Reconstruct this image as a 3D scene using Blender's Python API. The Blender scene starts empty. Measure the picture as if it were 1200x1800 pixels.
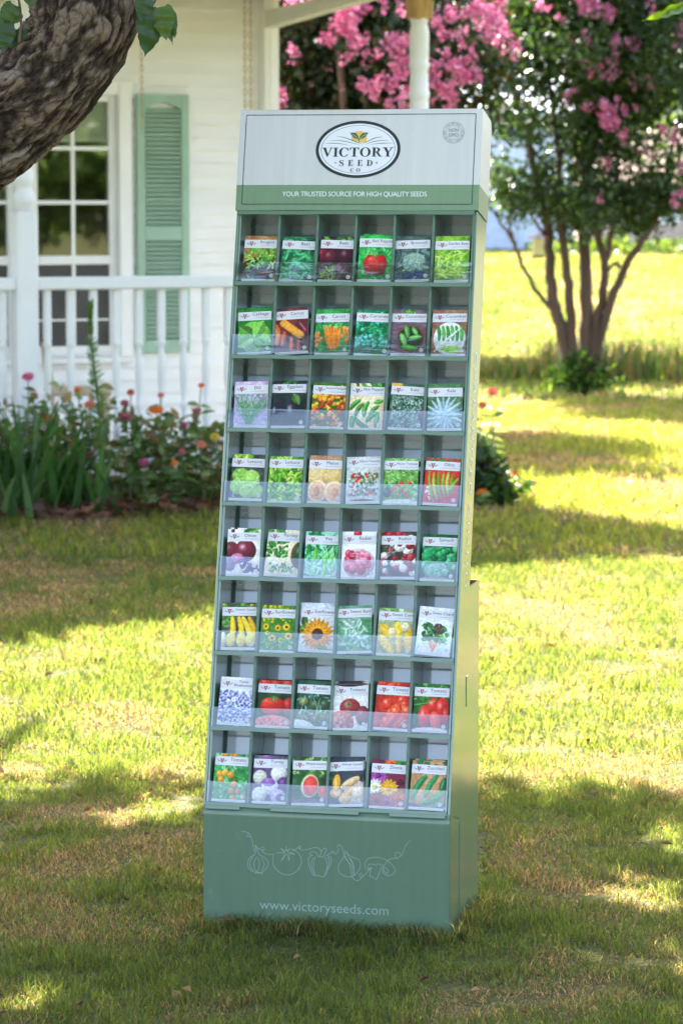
import bpy, math, random
import numpy as np
from mathutils import Vector, Matrix

S = bpy.context.scene
C = S.collection
R = math.radians

# ------------------------------------------------------------------ camera
CAM_H, PITCH, FPX = 1.6421, 0.0982, 5500.0
cd = bpy.data.cameras.new('camera')
cd.sensor_fit = 'VERTICAL'
cd.sensor_height = 36.0
cd.sensor_width = 24.0
cd.lens = FPX * 36.0 / 1800.0
cd.clip_start = 0.1
cd.clip_end = 3000
cam = bpy.data.objects.new('camera', cd)
C.objects.link(cam)
cam.location = (0, 0, CAM_H)
cam.rotation_euler = (math.pi / 2 - PITCH, 0, 0)
S.camera = cam
cd.dof.use_dof = True
cd.dof.focus_distance = 7.0
cd.dof.aperture_fstop = 7.8
cd.dof.aperture_blades = 9

# ------------------------------------------------------------------ world, sun
SUN_EL = R(46)
SUN_H = Vector((-0.278, 0.961, 0)).normalized()      # horizontal direction towards the sun
w = bpy.data.worlds.new('World')
S.world = w
w.use_nodes = True
nt = w.node_tree
nt.nodes.clear()
sky = nt.nodes.new('ShaderNodeTexSky')
sky.sky_type = 'NISHITA'
sky.sun_disc = False
sky.sun_elevation = SUN_EL
sky.sun_rotation = math.atan2(SUN_H.x, SUN_H.y)
sky.air_density = 1.0
sky.dust_density = 3.0
sky.ozone_density = 1.0
bg = nt.nodes.new('ShaderNodeBackground')
bg.inputs['Strength'].default_value = 0.10
wo = nt.nodes.new('ShaderNodeOutputWorld')
hs = nt.nodes.new('ShaderNodeHueSaturation')      # hazy summer sky, less blue
hs.inputs['Saturation'].default_value = 0.80
nt.links.new(sky.outputs[0], hs.inputs['Color'])
nt.links.new(hs.outputs[0], bg.inputs[0])
nt.links.new(bg.outputs[0], wo.inputs[0])

sl = bpy.data.lights.new('sun', 'SUN')
sl.energy = 5.0
sl.angle = R(0.53)
sl.color = (1.0, 0.94, 0.84)
so = bpy.data.objects.new('sun', sl)
C.objects.link(so)
SUN = Vector((SUN_H.x * math.cos(SUN_EL), SUN_H.y * math.cos(SUN_EL), math.sin(SUN_EL)))
so.rotation_euler = SUN.to_track_quat('Z', 'Y').to_euler()
so.location = (0, 0, 30)

S.view_settings.view_transform = 'Standard'
S.view_settings.look = 'None'
S.view_settings.exposure = 3.05
S.view_settings.gamma = 1.0
S.view_settings.use_curve_mapping = False
S.cycles.use_denoising = True
S.cycles.denoiser = 'OPENIMAGEDENOISE'
S.cycles.denoising_prefilter = 'FAST'
S.cycles.max_bounces = 8
S.cycles.diffuse_bounces = 4
S.cycles.glossy_bounces = 3
S.cycles.transmission_bounces = 4
S.cycles.transparent_max_bounces = 10
S.cycles.sample_clamp_indirect = 8.0

# ------------------------------------------------------------------ helpers
def lin(c):
    c = np.asarray(c, float)
    if c.max() > 1.001:
        c = c / 255.0
    return np.where(c <= 0.04045, c / 12.92, ((c + 0.055) / 1.055) ** 2.4)

def hx(s):
    return np.array([int(s[i:i + 2], 16) for i in (0, 2, 4)]) / 255.0

def px_dir(px, py):
    r = (px - 600.0) / FPX
    u = (900.0 - py) / FPX
    cp, sp = math.cos(PITCH), math.sin(PITCH)
    return Vector((r, cp + u * sp, -sp + u * cp))

def px_at(px, py, Y):
    d = px_dir(px, py)
    return Vector((0, 0, CAM_H)) + d * (Y / d.y)

def px_ground(px, py):
    d = px_dir(px, py)
    return Vector((0, 0, CAM_H)) + d * (-CAM_H / d.z)

def tag(o, label=None, cat=None, group=None, kind=None):
    if label: o['label'] = label
    if cat: o['category'] = cat
    if group: o['group'] = group
    if kind: o['kind'] = kind
    return o

def empty(name, loc=(0, 0, 0), rz=0.0):
    o = bpy.data.objects.new(name, None)
    C.objects.link(o)
    o.location = loc
    o.rotation_euler = (0, 0, rz)
    o.empty_display_size = 0.1
    return o

def np_mesh(name, V, F, mats, fm=None, col=None, smooth=False):
    """V (n,3), F (m,k) uniform index array; col per-vertex (n,3) or per-face (m,3) linear colours."""
    V = np.ascontiguousarray(V, dtype=np.float32)
    F = np.ascontiguousarray(F, dtype=np.int32)
    m, k = F.shape
    me = bpy.data.meshes.new(name)
    me.vertices.add(len(V)); me.vertices.foreach_set('co', V.ravel())
    me.loops.add(m * k); me.loops.foreach_set('vertex_index', F.ravel())
    me.polygons.add(m)
    me.polygons.foreach_set('loop_start', np.arange(0, m * k, k, dtype=np.int32))
    me.polygons.foreach_set('loop_total', np.full(m, k, dtype=np.int32))
    for x in (mats if isinstance(mats, (list, tuple)) else [mats]):
        me.materials.append(x)
    if fm is not None:
        me.polygons.foreach_set('material_index', np.asarray(fm, dtype=np.int32))
    if smooth:
        me.polygons.foreach_set('use_smooth', np.ones(m, dtype=bool))
    me.update(calc_edges=True)
    if col is not None:
        col = np.asarray(col, dtype=np.float32)
        if len(col) == len(V) and len(V) != m:
            dom, arr = 'POINT', col
        else:
            dom, arr = 'CORNER', np.repeat(col, k, axis=0)
        a = me.color_attributes.new('Col', 'FLOAT_COLOR', dom)
        a.data.foreach_set('color', np.concatenate([arr, np.ones((len(arr), 1), np.float32)], 1).ravel())
    return me

def link(name, me, parent=None):
    o = bpy.data.objects.new(name, me)
    C.objects.link(o)
    if parent is not None:
        o.parent = parent
    return o

class MB:
    """Collects polygons of any size with material slots."""
    def __init__(s):
        s.v = []; s.f = []; s.m = []; s.sm = []
    def add(s, V, F, m=0, smooth=False, M=None):
        b = len(s.v)
        for p in V:
            p = Vector(p)
            s.v.append(tuple(M @ p) if M is not None else tuple(p))
        for f in F:
            s.f.append(tuple(b + i for i in f)); s.m.append(m); s.sm.append(smooth)
    def box(s, x0, x1, y0, y1, z0, z1, m=0, M=None):
        V = [(x0, y0, z0), (x1, y0, z0), (x1, y1, z0), (x0, y1, z0), (x0, y0, z1), (x1, y0, z1), (x1, y1, z1), (x0, y1, z1)]
        s.add(V, [(0, 3, 2, 1), (4, 5, 6, 7), (0, 1, 5, 4), (1, 2, 6, 5), (2, 3, 7, 6), (3, 0, 4, 7)], m, False, M)
    def cbox(s, x0, x1, y0, y1, z0, z1, b, m=0, M=None):
        """box with chamfered vertical and horizontal edges (cheap bevel)"""
        V = []; F = []
        xs = (x0, x1); ys = (y0, y1); zs = (z0, z1)
        idx = {}
        for i in (0, 1):
            for j in (0, 1):
                for k in (0, 1):
                    sx = b if i == 0 else -b; sy = b if j == 0 else -b; sz = b if k == 0 else -b
                    idx[i, j, k, 'x'] = len(V); V.append((xs[i], ys[j] + sy, zs[k] + sz))
                    idx[i, j, k, 'y'] = len(V); V.append((xs[i] + sx, ys[j], zs[k] + sz))
                    idx[i, j, k, 'z'] = len(V); V.append((xs[i] + sx, ys[j] + sy, zs[k]))
        I = lambda *a: idx[a]
        for i in (0, 1):
            F.append(tuple(I(i, j, k, 'x') for j, k in ((0, 0), (1, 0), (1, 1), (0, 1))))
            F.append(tuple(I(j, i, k, 'y') for j, k in ((0, 0), (0, 1), (1, 1), (1, 0))))
            F.append(tuple(I(j, k, i, 'z') for j, k in ((0, 0), (1, 0), (1, 1), (0, 1))))
        for a in (0, 1):
            for c in (0, 1):
                F.append((I(a, c, 0, 'x'), I(a, c, 1, 'x'), I(a, c, 1, 'y'), I(a, c, 0, 'y')))
                F.append((I(a, 0, c, 'x'), I(a, 1, c, 'x'), I(a, 1, c, 'z'), I(a, 0, c, 'z')))
                F.append((I(0, a, c, 'y'), I(1, a, c, 'y'), I(1, a, c, 'z'), I(0, a, c, 'z')))
        for i in (0, 1):
            for j in (0, 1):
                for k in (0, 1):
                    F.append((I(i, j, k, 'x'), I(i, j, k, 'y'), I(i, j, k, 'z')))
        s.add(V, F, m, False, M)
    def tube(s, pts, rad, n=8, m=0, cap=True, smooth=True):
        pts = [Vector(p) for p in pts]
        if not hasattr(rad, '__len__'): rad = [rad] * len(pts)
        ref = None; V = []
        for i, p in enumerate(pts):
            t = (pts[min(i + 1, len(pts) - 1)] - pts[max(i - 1, 0)]).normalized()
            if ref is None:
                ref = Vector((0, 0, 1)) if abs(t.z) < .9 else Vector((1, 0, 0))
            a = ref - t * ref.dot(t)
            a.normalize(); ref = a
            b = t.cross(a)
            for k in range(n):
                an = 2 * math.pi * k / n
                V.append(p + (a * math.cos(an) + b * math.sin(an)) * rad[i])
        F = [(i * n + k, i * n + (k + 1) % n, (i + 1) * n + (k + 1) % n, (i + 1) * n + k) for i in range(len(pts) - 1) for k in range(n)]
        if cap:
            F.append(tuple(range(n))[::-1]); F.append(tuple(range((len(pts) - 1) * n, len(pts) * n)))
        s.add(V, F, m, smooth)
    def lathe(s, prof, x=0, y=0, n=16, m=0):
        """prof: list of (r,z)"""
        V = []
        for r, z in prof:
            for k in range(n):
                a = 2 * math.pi * k / n
                V.append((x + r * math.cos(a), y + r * math.sin(a), z))
        L = len(prof)
        F = [(i * n + k, i * n + (k + 1) % n, (i + 1) * n + (k + 1) % n, (i + 1) * n + k) for i in range(L - 1) for k in range(n)]
        F.append(tuple(range(n))[::-1]); F.append(tuple(range((L - 1) * n, L * n)))
        s.add(V, F, m, True)
    def prism(s, poly, d0, d1, fn, m=0):
        """poly of 2D points extruded between d0 and d1; fn(a,b,d)->point"""
        n = len(poly)
        V = [fn(a, b, d0) for a, b in poly] + [fn(a, b, d1) for a, b in poly]
        F = [tuple(range(n)), tuple(range(n, 2 * n))[::-1]] + [(i, i + n, (i + 1) % n + n, (i + 1) % n) for i in range(n)]
        s.add(V, F, m)
    def mesh(s, name, mats, bevel=0):
        me = bpy.data.meshes.new(name)
        me.from_pydata(s.v, [], s.f)
        for x in (mats if isinstance(mats, (list, tuple)) else [mats]):
            me.materials.append(x)
        me.polygons.foreach_set('material_index', s.m)
        me.polygons.foreach_set('use_smooth', s.sm)
        me.update()
        return me
    def build(s, name, mats, parent=None):
        return link(name, s.mesh(name, mats), parent)

# value noise ------------------------------------------------------
def vnoise(x, y, seed=0):
    xi = np.floor(x).astype(np.int64); yi = np.floor(y).astype(np.int64)
    xf = x - xi; yf = y - yi
    def h(a, b):
        n = (a * 374761393 + b * 668265263 + seed * 1442695041) & 0xffffffff
        n = ((n ^ (n >> 13)) * 1274126177) & 0xffffffff
        n = n ^ (n >> 16)
        return (n & 0xffff) / 65535.0
    u = xf * xf * (3 - 2 * xf); v = yf * yf * (3 - 2 * yf)
    return (h(xi, yi) * (1 - u) + h(xi + 1, yi) * u) * (1 - v) + (h(xi, yi + 1) * (1 - u) + h(xi + 1, yi + 1) * u) * v

def fbm(x, y, seed=0, oct=4):
    s = 0; a = .5; t = 0
    for i in range(oct):
        s = s + a * vnoise(x, y, seed + i * 17); t += a
        x = x * 2.03; y = y * 2.03; a *= .5
    return s / t

# materials --------------------------------------------------------
def mat(name, col, rough=.5, var=.12, scale=8.0, bump=0.0, bscale=60.0, coat=0.0, spec=.5, col2=None, metal=0.0, stretch=None, coat_rough=.1, coat_ior=1.5, scuff=0.0):
    m = bpy.data.materials.new(name); m.use_nodes = True
    t = m.node_tree; b = t.nodes['Principled BSDF']
    L = t.links.new
    tc = t.nodes.new('ShaderNodeTexCoord')
    src = tc.outputs['Object']
    if stretch:
        mp = t.nodes.new('ShaderNodeMapping'); mp.inputs['Scale'].default_value = stretch
        L(src, mp.inputs[0]); src = mp.outputs[0]
    n = t.nodes.new('ShaderNodeTexNoise'); n.inputs['Scale'].default_value = scale; n.inputs['Detail'].default_value = 5
    L(src, n.inputs['Vector'])
    rp = t.nodes.new('ShaderNodeValToRGB')
    c = np.asarray(col, float)
    c2 = np.asarray(col2, float) if col2 is not None else np.clip(c * (1 + var), 0, 1)
    c1 = c if col2 is not None else c * (1 - var)
    rp.color_ramp.elements[0].position = .3; rp.color_ramp.elements[1].position = .7
    rp.color_ramp.elements[0].color = (*c1, 1); rp.color_ramp.elements[1].color = (*c2, 1)
    L(n.outputs['Fac'], rp.inputs[0])
    if scuff:      # rubbed, slightly paler spots with their own outline
        ns = t.nodes.new('ShaderNodeTexNoise'); ns.inputs['Scale'].default_value = 21; ns.inputs['Detail'].default_value = 8; ns.inputs['Roughness'].default_value = .75
        L(tc.outputs['Object'], ns.inputs['Vector'])
        ms = t.nodes.new('ShaderNodeMapRange'); ms.inputs['From Min'].default_value = .60; ms.inputs['From Max'].default_value = .74; ms.inputs['To Max'].default_value = scuff
        L(ns.outputs['Fac'], ms.inputs[0])
        mq = t.nodes.new('ShaderNodeMix'); mq.data_type = 'RGBA'; L(ms.outputs[0], mq.inputs['Factor'])
        L(rp.outputs[0], mq.inputs[6]); mq.inputs[7].default_value = (*np.clip(c * 1.5 + .08, 0, 1), 1)
        L(mq.outputs[2], b.inputs['Base Color'])
        rg = t.nodes.new('ShaderNodeMath'); rg.operation = 'MULTIPLY_ADD'; rg.inputs[1].default_value = .6; rg.inputs[2].default_value = rough; L(ms.outputs[0], rg.inputs[0]); L(rg.outputs[0], b.inputs['Roughness'])
    else:
        L(rp.outputs[0], b.inputs['Base Color'])
    if not scuff: b.inputs['Roughness'].default_value = rough
    b.inputs['Specular IOR Level'].default_value = spec
    b.inputs['Coat Weight'].default_value = coat
    b.inputs['Coat Roughness'].default_value = coat_rough
    b.inputs['Coat IOR'].default_value = coat_ior
    b.inputs['Metallic'].default_value = metal
    if bump:
        n2 = t.nodes.new('ShaderNodeTexNoise'); n2.inputs['Scale'].default_value = bscale; n2.inputs['Detail'].default_value = 4
        L(src, n2.inputs['Vector'])
        bp = t.nodes.new('ShaderNodeBump'); bp.inputs['Strength'].default_value = bump; bp.inputs['Distance'].default_value = .01
        L(n2.outputs['Fac'], bp.inputs['Height']); L(bp.outputs[0], b.inputs['Normal'])
    return m

def attr_mat(name, rough=.5, spec=.5, translucent=0.0, coat=0.0, gain=None):
    """colour from the mesh's own 'Col' attribute with a little noise; optional translucency for leaves"""
    m = bpy.data.materials.new(name); m.use_nodes = True
    t = m.node_tree; b = t.nodes['Principled BSDF']; L = t.links.new
    a = t.nodes.new('ShaderNodeAttribute'); a.attribute_name = 'Col'
    out = a.outputs['Color']
    L(out, b.inputs['Base Color'])
    b.inputs['Roughness'].default_value = rough
    b.inputs['Specular IOR Level'].default_value = spec
    b.inputs['Coat Weight'].default_value = coat
    if translucent:
        tr = t.nodes.new('ShaderNodeBsdfTranslucent')
        g = t.nodes.new('ShaderNodeMix'); g.data_type = 'RGBA'; g.blend_type = 'MULTIPLY'
        g.inputs['Factor'].default_value = 1.0
        L(out, g.inputs[6]); g.inputs[7].default_value = (*(gain or (1.3, 1.25, .6)), 1)
        L(g.outputs[2], tr.inputs[0])
        mx = t.nodes.new('ShaderNodeMixShader'); mx.inputs[0].default_value = translucent
        L(b.outputs[0], mx.inputs[1]); L(tr.outputs[0], mx.inputs[2])
        L(mx.outputs[0], t.nodes['Material Output'].inputs[0])
    return m

# leaf cards -------------------------------------------------------
def leaf_cards(P, size, width, rng, droop=0.0, up=None, fold=.25, dirs=None):
    """returns V,F for folded 4-point leaves (2 quads-as-tris -> 6 verts, 4 tris)"""
    n = len(P)
    if dirs is None:
        d = rng.normal(size=(n, 3)); d[:, 2] -= droop
    else:
        d = dirs.copy()
    d /= np.linalg.norm(d, axis=1, keepdims=True)
    a = rng.normal(size=(n, 3))
    if up is not None:
        a = a * .6 + np.array(up)
    s = np.cross(d, a); s /= np.linalg.norm(s, axis=1, keepdims=True) + 1e-9
    nn = np.cross(s, d)
    size = np.broadcast_to(np.asarray(size, float), (n,))[:, None]; wd = size * width
    b = P; tip = P + d * size
    m1 = P + d * size * .38; m2 = P + d * size * .72
    l1 = m1 + s * wd * .5 + nn * wd * fold; r1 = m1 - s * wd * .5 + nn * wd * fold
    l2 = m2 + s * wd * .36 + nn * wd * fold * .7; r2 = m2 - s * wd * .36 + nn * wd * fold * .7
    mid = m1 * .5 + m2 * .5
    V = np.stack([b, l1, l2, tip, r2, r1, mid], 1).reshape(-1, 3)
    base = (np.arange(n) * 7)[:, None]
    T = np.array([[0, 1, 6], [1, 2, 6], [2, 3, 6], [3, 4, 6], [4, 5, 6], [5, 0, 6]])
    F = (base[:, :, None] + T[None]).reshape(-1, 3)
    return V, F

def leaf_mesh(name, P, size, width, rng, cols, m, parent=None, bright=.35, **kw):
    V, F = leaf_cards(P, size, width, rng, **kw)
    cols = np.asarray(cols, float)
    ci = rng.integers(0, len(cols), len(P))
    c = cols[ci] * (1 + bright * (rng.random((len(P), 1)) - .5) * 2)
    c = np.repeat(np.clip(c, 0, 1), 6, axis=0)
    return link(name, np_mesh(name, V, F, m, col=c), parent)

# lettering --------------------------------------------------------
def text_geo(s, size=1.0, spacing=1.0, res=3, offset=0.0):
    cu = bpy.data.curves.new('lettering', 'FONT')
    cu.body = s; cu.size = size; cu.space_character = spacing; cu.resolution_u = res; cu.offset = offset
    cu.dimensions = '2D'; cu.fill_mode = 'BOTH'
    o = bpy.data.objects.new('lettering', cu); C.objects.link(o)
    dg = bpy.context.evaluated_depsgraph_get(); dg.update()
    e = o.evaluated_get(dg); me = e.to_mesh()
    V = np.array([v.co[:2] for v in me.vertices], float).reshape(-1, 2)
    F = [tuple(p.vertices) for p in me.polygons]
    e.to_mesh_clear()
    bpy.data.objects.remove(o); bpy.data.curves.remove(cu)
    if len(V):
        V = V - (V.min(0) + V.max(0)) / 2
    return V, F

# ================================================================== MATERIALS
M_GREEN = mat('sage_card', lin([122, 156, 130]) * .60, .34, .04, 5, bump=.045, bscale=6, scuff=.35, coat=.75, spec=.5, stretch=(14, 1, 1), coat_rough=.13)
M_SIDE = mat('sage_card_side', lin([122, 156, 126]) * .62, .32, .07, 5, bump=.05, bscale=7, scuff=.3, coat=1.0, stretch=(14, 1, 1), coat_rough=.14, coat_ior=1.75)
M_GREEN_IN = mat('sage_card_inside', lin([118, 158, 134]) * .50, .40, .08, 9, coat=.3, spec=.5, stretch=(14, 1, 1), coat_rough=.2)
M_BACK = mat('glossy_pocket_back', lin([112, 150, 140]) * .50, .30, .06, 6, bump=.03, bscale=12, coat=1.0, spec=.6, stretch=(10, 1, 1), coat_rough=.07, coat_ior=2.2)
M_BAND = mat('header_green_print', lin([126, 154, 120]) * .86, .32, .05, 6, scuff=.25, bump=.05, bscale=9, coat=.3, stretch=(14, 1, 1))
M_WHITE = mat('header_white_print', (.60, .60, .585), .34, .04, 4, scuff=.2, bump=.05, bscale=9, coat=.25, stretch=(14, 1, 1))
M_KRAFT = mat('kraft_edge', (.20, .12, .065), .85, .2, 40)
M_INK = mat('dark_ink', (.010, .016, .022), .4, .2, 30)
M_INKGREEN = mat('green_ink', (.025, .14, .045), .4, .2, 30)
M_INKHILL = mat('hill_ink', (.09, .21, .12), .4, .2, 30)
M_INKSUN = mat('sun_ink', (.80, .48, .10), .4, .08, 30)
M_OVAL = mat('oval_white_print', (.78, .78, .82), .34, .03, 5, coat=.2)
M_LINE = mat('pale_line_print', (.30, .42, .38), .45, .06, 20)
M_PALETEXT = mat('pale_lettering', (.72, .78, .76), .45, .05, 20)
M_PAINT = mat('white_paint', (.89, .88, .86), .42, .05, 3, bump=.08, bscale=30)
M_SIDING = mat('siding_paint', (.88, .87, .855), .5, .05, 1.2, bump=.1, bscale=18, stretch=(1, 1, 6))
M_SHUT = mat('shutter_paint', lin([130, 157, 139]) * 1.45, .42, .06, 5, bump=.05)
M_TANWOOD = mat('tan_wood', (.50, .30, .11), .6, .25, 6, bump=.15, bscale=20, stretch=(6, 6, 1))
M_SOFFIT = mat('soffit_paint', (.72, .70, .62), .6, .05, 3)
M_CONC = mat('porch_concrete', (.36, .34, .30), .8, .2, 6, bump=.2)
M_ROOF = mat('roof_shingles', (.10, .085, .075), .85, .35, 14, bump=.4, bscale=30)
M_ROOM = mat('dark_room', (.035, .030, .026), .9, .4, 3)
M_BLIND = mat('window_blind', (.78, .80, .66), .7, .1, 4, stretch=(1, 1, 30))
M_CHAIRPAINT = mat('chair_paint', (.52, .44, .30), .6, .15, 8, bump=.1)
M_CHAIN = mat('rusty_chain', (.42, .27, .09), .5, .3, 60, metal=.4)
M_SHED = mat('pale_metal_sheet', (.60, .68, .80), .45, .06, 2, stretch=(8, 8, 1))
M_TANWALL = mat('tan_brick_wall', (.42, .31, .25), .85, .3, 9, col2=(.55, .45, .40))
M_BROWNROOF = mat('brown_roof', (.20, .12, .09), .85, .3, 8)
M_FEEDER = mat('cream_feeder_paint', (.78, .68, .30), .5, .1, 10)
M_FEEDROOF = mat('red_feeder_roof', (.62, .20, .12), .6, .2, 10)
M_STEM = mat('green_stem', (.07, .12, .03), .6, .3, 20)
M_MULCH = mat('bark_soil', (.10, .045, .028), .95, .5, 18, col2=(.20, .085, .05), bump=.6, bscale=40)
M_LEAF = attr_mat('tree_leaf', .36, .55, .36, gain=(1.5, 1.6, .5))
M_BIGLEAF = attr_mat('broad_leaf', .36, .5, .30, gain=(1.3, 1.5, .35))
M_DRYLEAF = attr_mat('dry_leaf', .85, .08, .15, gain=(1.2, 1.0, .8))
M_SHOOT = attr_mat('shoot_leaf', .8, .08, .3, gain=(1.4, 1.5, .6))
M_GRASS = attr_mat('grass_blade', .50, .30, .46, gain=(3.9, 3.0, 1.55))
M_PETAL = attr_mat('petal', .6, .25, .35, gain=(1.1, 1.0, 1.1))
M_PLANT = attr_mat('bed_leaf', .5, .4, .30, gain=(1.4, 1.4, .6))
M_PRINT = attr_mat('printed_picture', .42, .3, 0, coat=.05)
M_PACKET = mat('packet_paper', (.80, .80, .79), .4, .03, 20, coat=.1)
M_BANDPAPER = mat('packet_band', (.74, .73, .76), .35, .02, 20, coat=.15)
M_EMBRED = mat('emblem_red', (.42, .018, .06), .4, .1, 40)
M_EMBGREY = mat('emblem_grey', (.20, .26, .24), .4, .1, 40)
M_INK2 = mat('name_ink', (.055, .045, .075), .5, .2, 40)
M_INK3 = mat('fine_print_ink', (.38, .36, .42), .5, .1, 40)

def glass_mat(name, tint, veil, f0=.06, gtint=(1, 1, 1)):
    m = bpy.data.materials.new(name); m.use_nodes = True
    t = m.node_tree; t.nodes.clear(); L = t.links.new
    out = t.nodes.new('ShaderNodeOutputMaterial')
    tr = t.nodes.new('ShaderNodeBsdfTransparent'); tr.inputs[0].default_value = (*tint, 1)
    gl = t.nodes.new('ShaderNodeBsdfGlossy'); gl.inputs['Roughness'].default_value = .03; gl.inputs[0].default_value = (*gtint, 1)
    fr = t.nodes.new('ShaderNodeFresnel'); fr.inputs[0].default_value = 1.5
    n = t.nodes.new('ShaderNodeTexNoise'); n.inputs['Scale'].default_value = 2.0
    bp = t.nodes.new('ShaderNodeBump'); bp.inputs['Strength'].default_value = .02; bp.inputs['Distance'].default_value = .02
    L(n.outputs['Fac'], bp.inputs['Height']); L(bp.outputs[0], gl.inputs['Normal'])
    ad = t.nodes.new('ShaderNodeMath'); ad.operation = 'ADD'; ad.inputs[1].default_value = f0
    L(fr.outputs[0], ad.inputs[0])
    mx = t.nodes.new('ShaderNodeMixShader')
    L(ad.outputs[0], mx.inputs[0]); L(tr.outputs[0], mx.inputs[1]); L(gl.outputs[0], mx.inputs[2])
    if veil:
        df = t.nodes.new('ShaderNodeBsdfDiffuse'); df.inputs[0].default_value = (.8, .82, .9, 1)
        m2 = t.nodes.new('ShaderNodeMixShader'); m2.inputs[0].default_value = veil
        L(mx.outputs[0], m2.inputs[1]); L(df.outputs[0], m2.inputs[2]); L(m2.outputs[0], out.inputs[0])
    else:
        L(mx.outputs[0], out.inputs[0])
    return m
M_ACETATE = glass_mat('clear_acetate', (.97, .98, 1.0), .012, .075, (.82, .90, 1.0))
M_PANE = glass_mat('window_glass', (.90, .92, .90), 0, .15)

M_SCREEN = mat('insect_screen', (.055, .050, .046), .55, .25, 5, spec=.5)
def bark_mat():
    m = bpy.data.materials.new('rough_bark'); m.use_nodes = True
    t = m.node_tree; b = t.nodes['Principled BSDF']; L = t.links.new
    N = t.nodes.new
    a = N('ShaderNodeAttribute'); a.attribute_name = 'Col'      # bark plate height, lichen
    sep = N('ShaderNodeSeparateColor'); L(a.outputs['Color'], sep.inputs[0])
    uv = N('ShaderNodeUVMap'); uv.uv_map = 'bark'
    n0 = N('ShaderNodeTexNoise'); n0.inputs['Scale'].default_value = 22; n0.inputs['Detail'].default_value = 4
    L(uv.outputs[0], n0.inputs['Vector'])
    ds = N('ShaderNodeVectorMath'); ds.operation = 'MULTIPLY_ADD'; ds.inputs[1].default_value = (.055, .075, 0)
    L(n0.outputs['Color'], ds.inputs[0]); L(uv.outputs[0], ds.inputs[2])
    mp = N('ShaderNodeMapping'); mp.inputs['Scale'].default_value = (46, 15, 1); L(ds.outputs[0], mp.inputs[0])
    vo = N('ShaderNodeTexVoronoi'); vo.feature = 'DISTANCE_TO_EDGE'; vo.voronoi_dimensions = '2D'; vo.inputs['Scale'].default_value = 1
    L(mp.outputs[0], vo.inputs['Vector'])
    cr = N('ShaderNodeMapRange'); cr.inputs['From Max'].default_value = .16; L(vo.outputs['Distance'], cr.inputs[0])
    mp2 = N('ShaderNodeMapping'); mp2.inputs['Scale'].default_value = (260, 110, 1); L(uv.outputs[0], mp2.inputs[0])
    n = N('ShaderNodeTexNoise'); n.inputs['Scale'].default_value = 1; n.inputs['Detail'].default_value = 6; n.inputs['Roughness'].default_value = .7
    L(mp2.outputs[0], n.inputs['Vector'])
    # height = plate * crack + grain
    ck = N('ShaderNodeMath'); ck.operation = 'MULTIPLY_ADD'; ck.inputs[1].default_value = .5; ck.inputs[2].default_value = .5; L(cr.outputs[0], ck.inputs[0])
    h = N('ShaderNodeMath'); h.operation = 'MULTIPLY'; L(sep.outputs[0], h.inputs[0]); L(ck.outputs[0], h.inputs[1])
    h2 = N('ShaderNodeMath'); h2.operation = 'MULTIPLY_ADD'; h2.inputs[1].default_value = .75; L(n.outputs['Fac'], h2.inputs[0]); L(h.outputs[0], h2.inputs[2])
    r1 = N('ShaderNodeValToRGB'); e = r1.color_ramp.elements
    e[0].position = .42; e[0].color = (.018, .013, .010, 1)
    e[1].position = 1.0; e[1].color = (.205, .150, .110, 1)
    k = e.new(.66); k.color = (.068, .047, .034, 1)
    L(h2.outputs[0], r1.inputs[0])
    li = N('ShaderNodeMix'); li.data_type = 'RGBA'
    lm = N('ShaderNodeMath'); lm.operation = 'MULTIPLY'; L(sep.outputs[1], lm.inputs[0]); L(cr.outputs[0], lm.inputs[1])
    L(lm.outputs[0], li.inputs['Factor']); L(r1.outputs[0], li.inputs[6]); li.inputs[7].default_value = (.34, .34, .31, 1)
    L(li.outputs[2], b.inputs['Base Color'])
    b.inputs['Roughness'].default_value = .92
    b.inputs['Specular IOR Level'].default_value = .15
    bp = N('ShaderNodeBump'); bp.inputs['Strength'].default_value = 1.0; bp.inputs['Distance'].default_value = .007
    L(h2.outputs[0], bp.inputs['Height']); L(bp.outputs[0], b.inputs['Normal'])
    return m
M_BARK = bark_mat()
M_TRUNK = mat('smooth_brown_bark', (.068, .042, .028), .78, .3, 7, col2=(.15, .092, .060), bump=.3, bscale=16, stretch=(1, 1, .25))

# ================================================================== GROUND
def gz(y):
    t = np.clip((np.asarray(y, float) - 32) / 30, 0, 1)
    return .72 * t * t * (3 - 2 * t)

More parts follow.
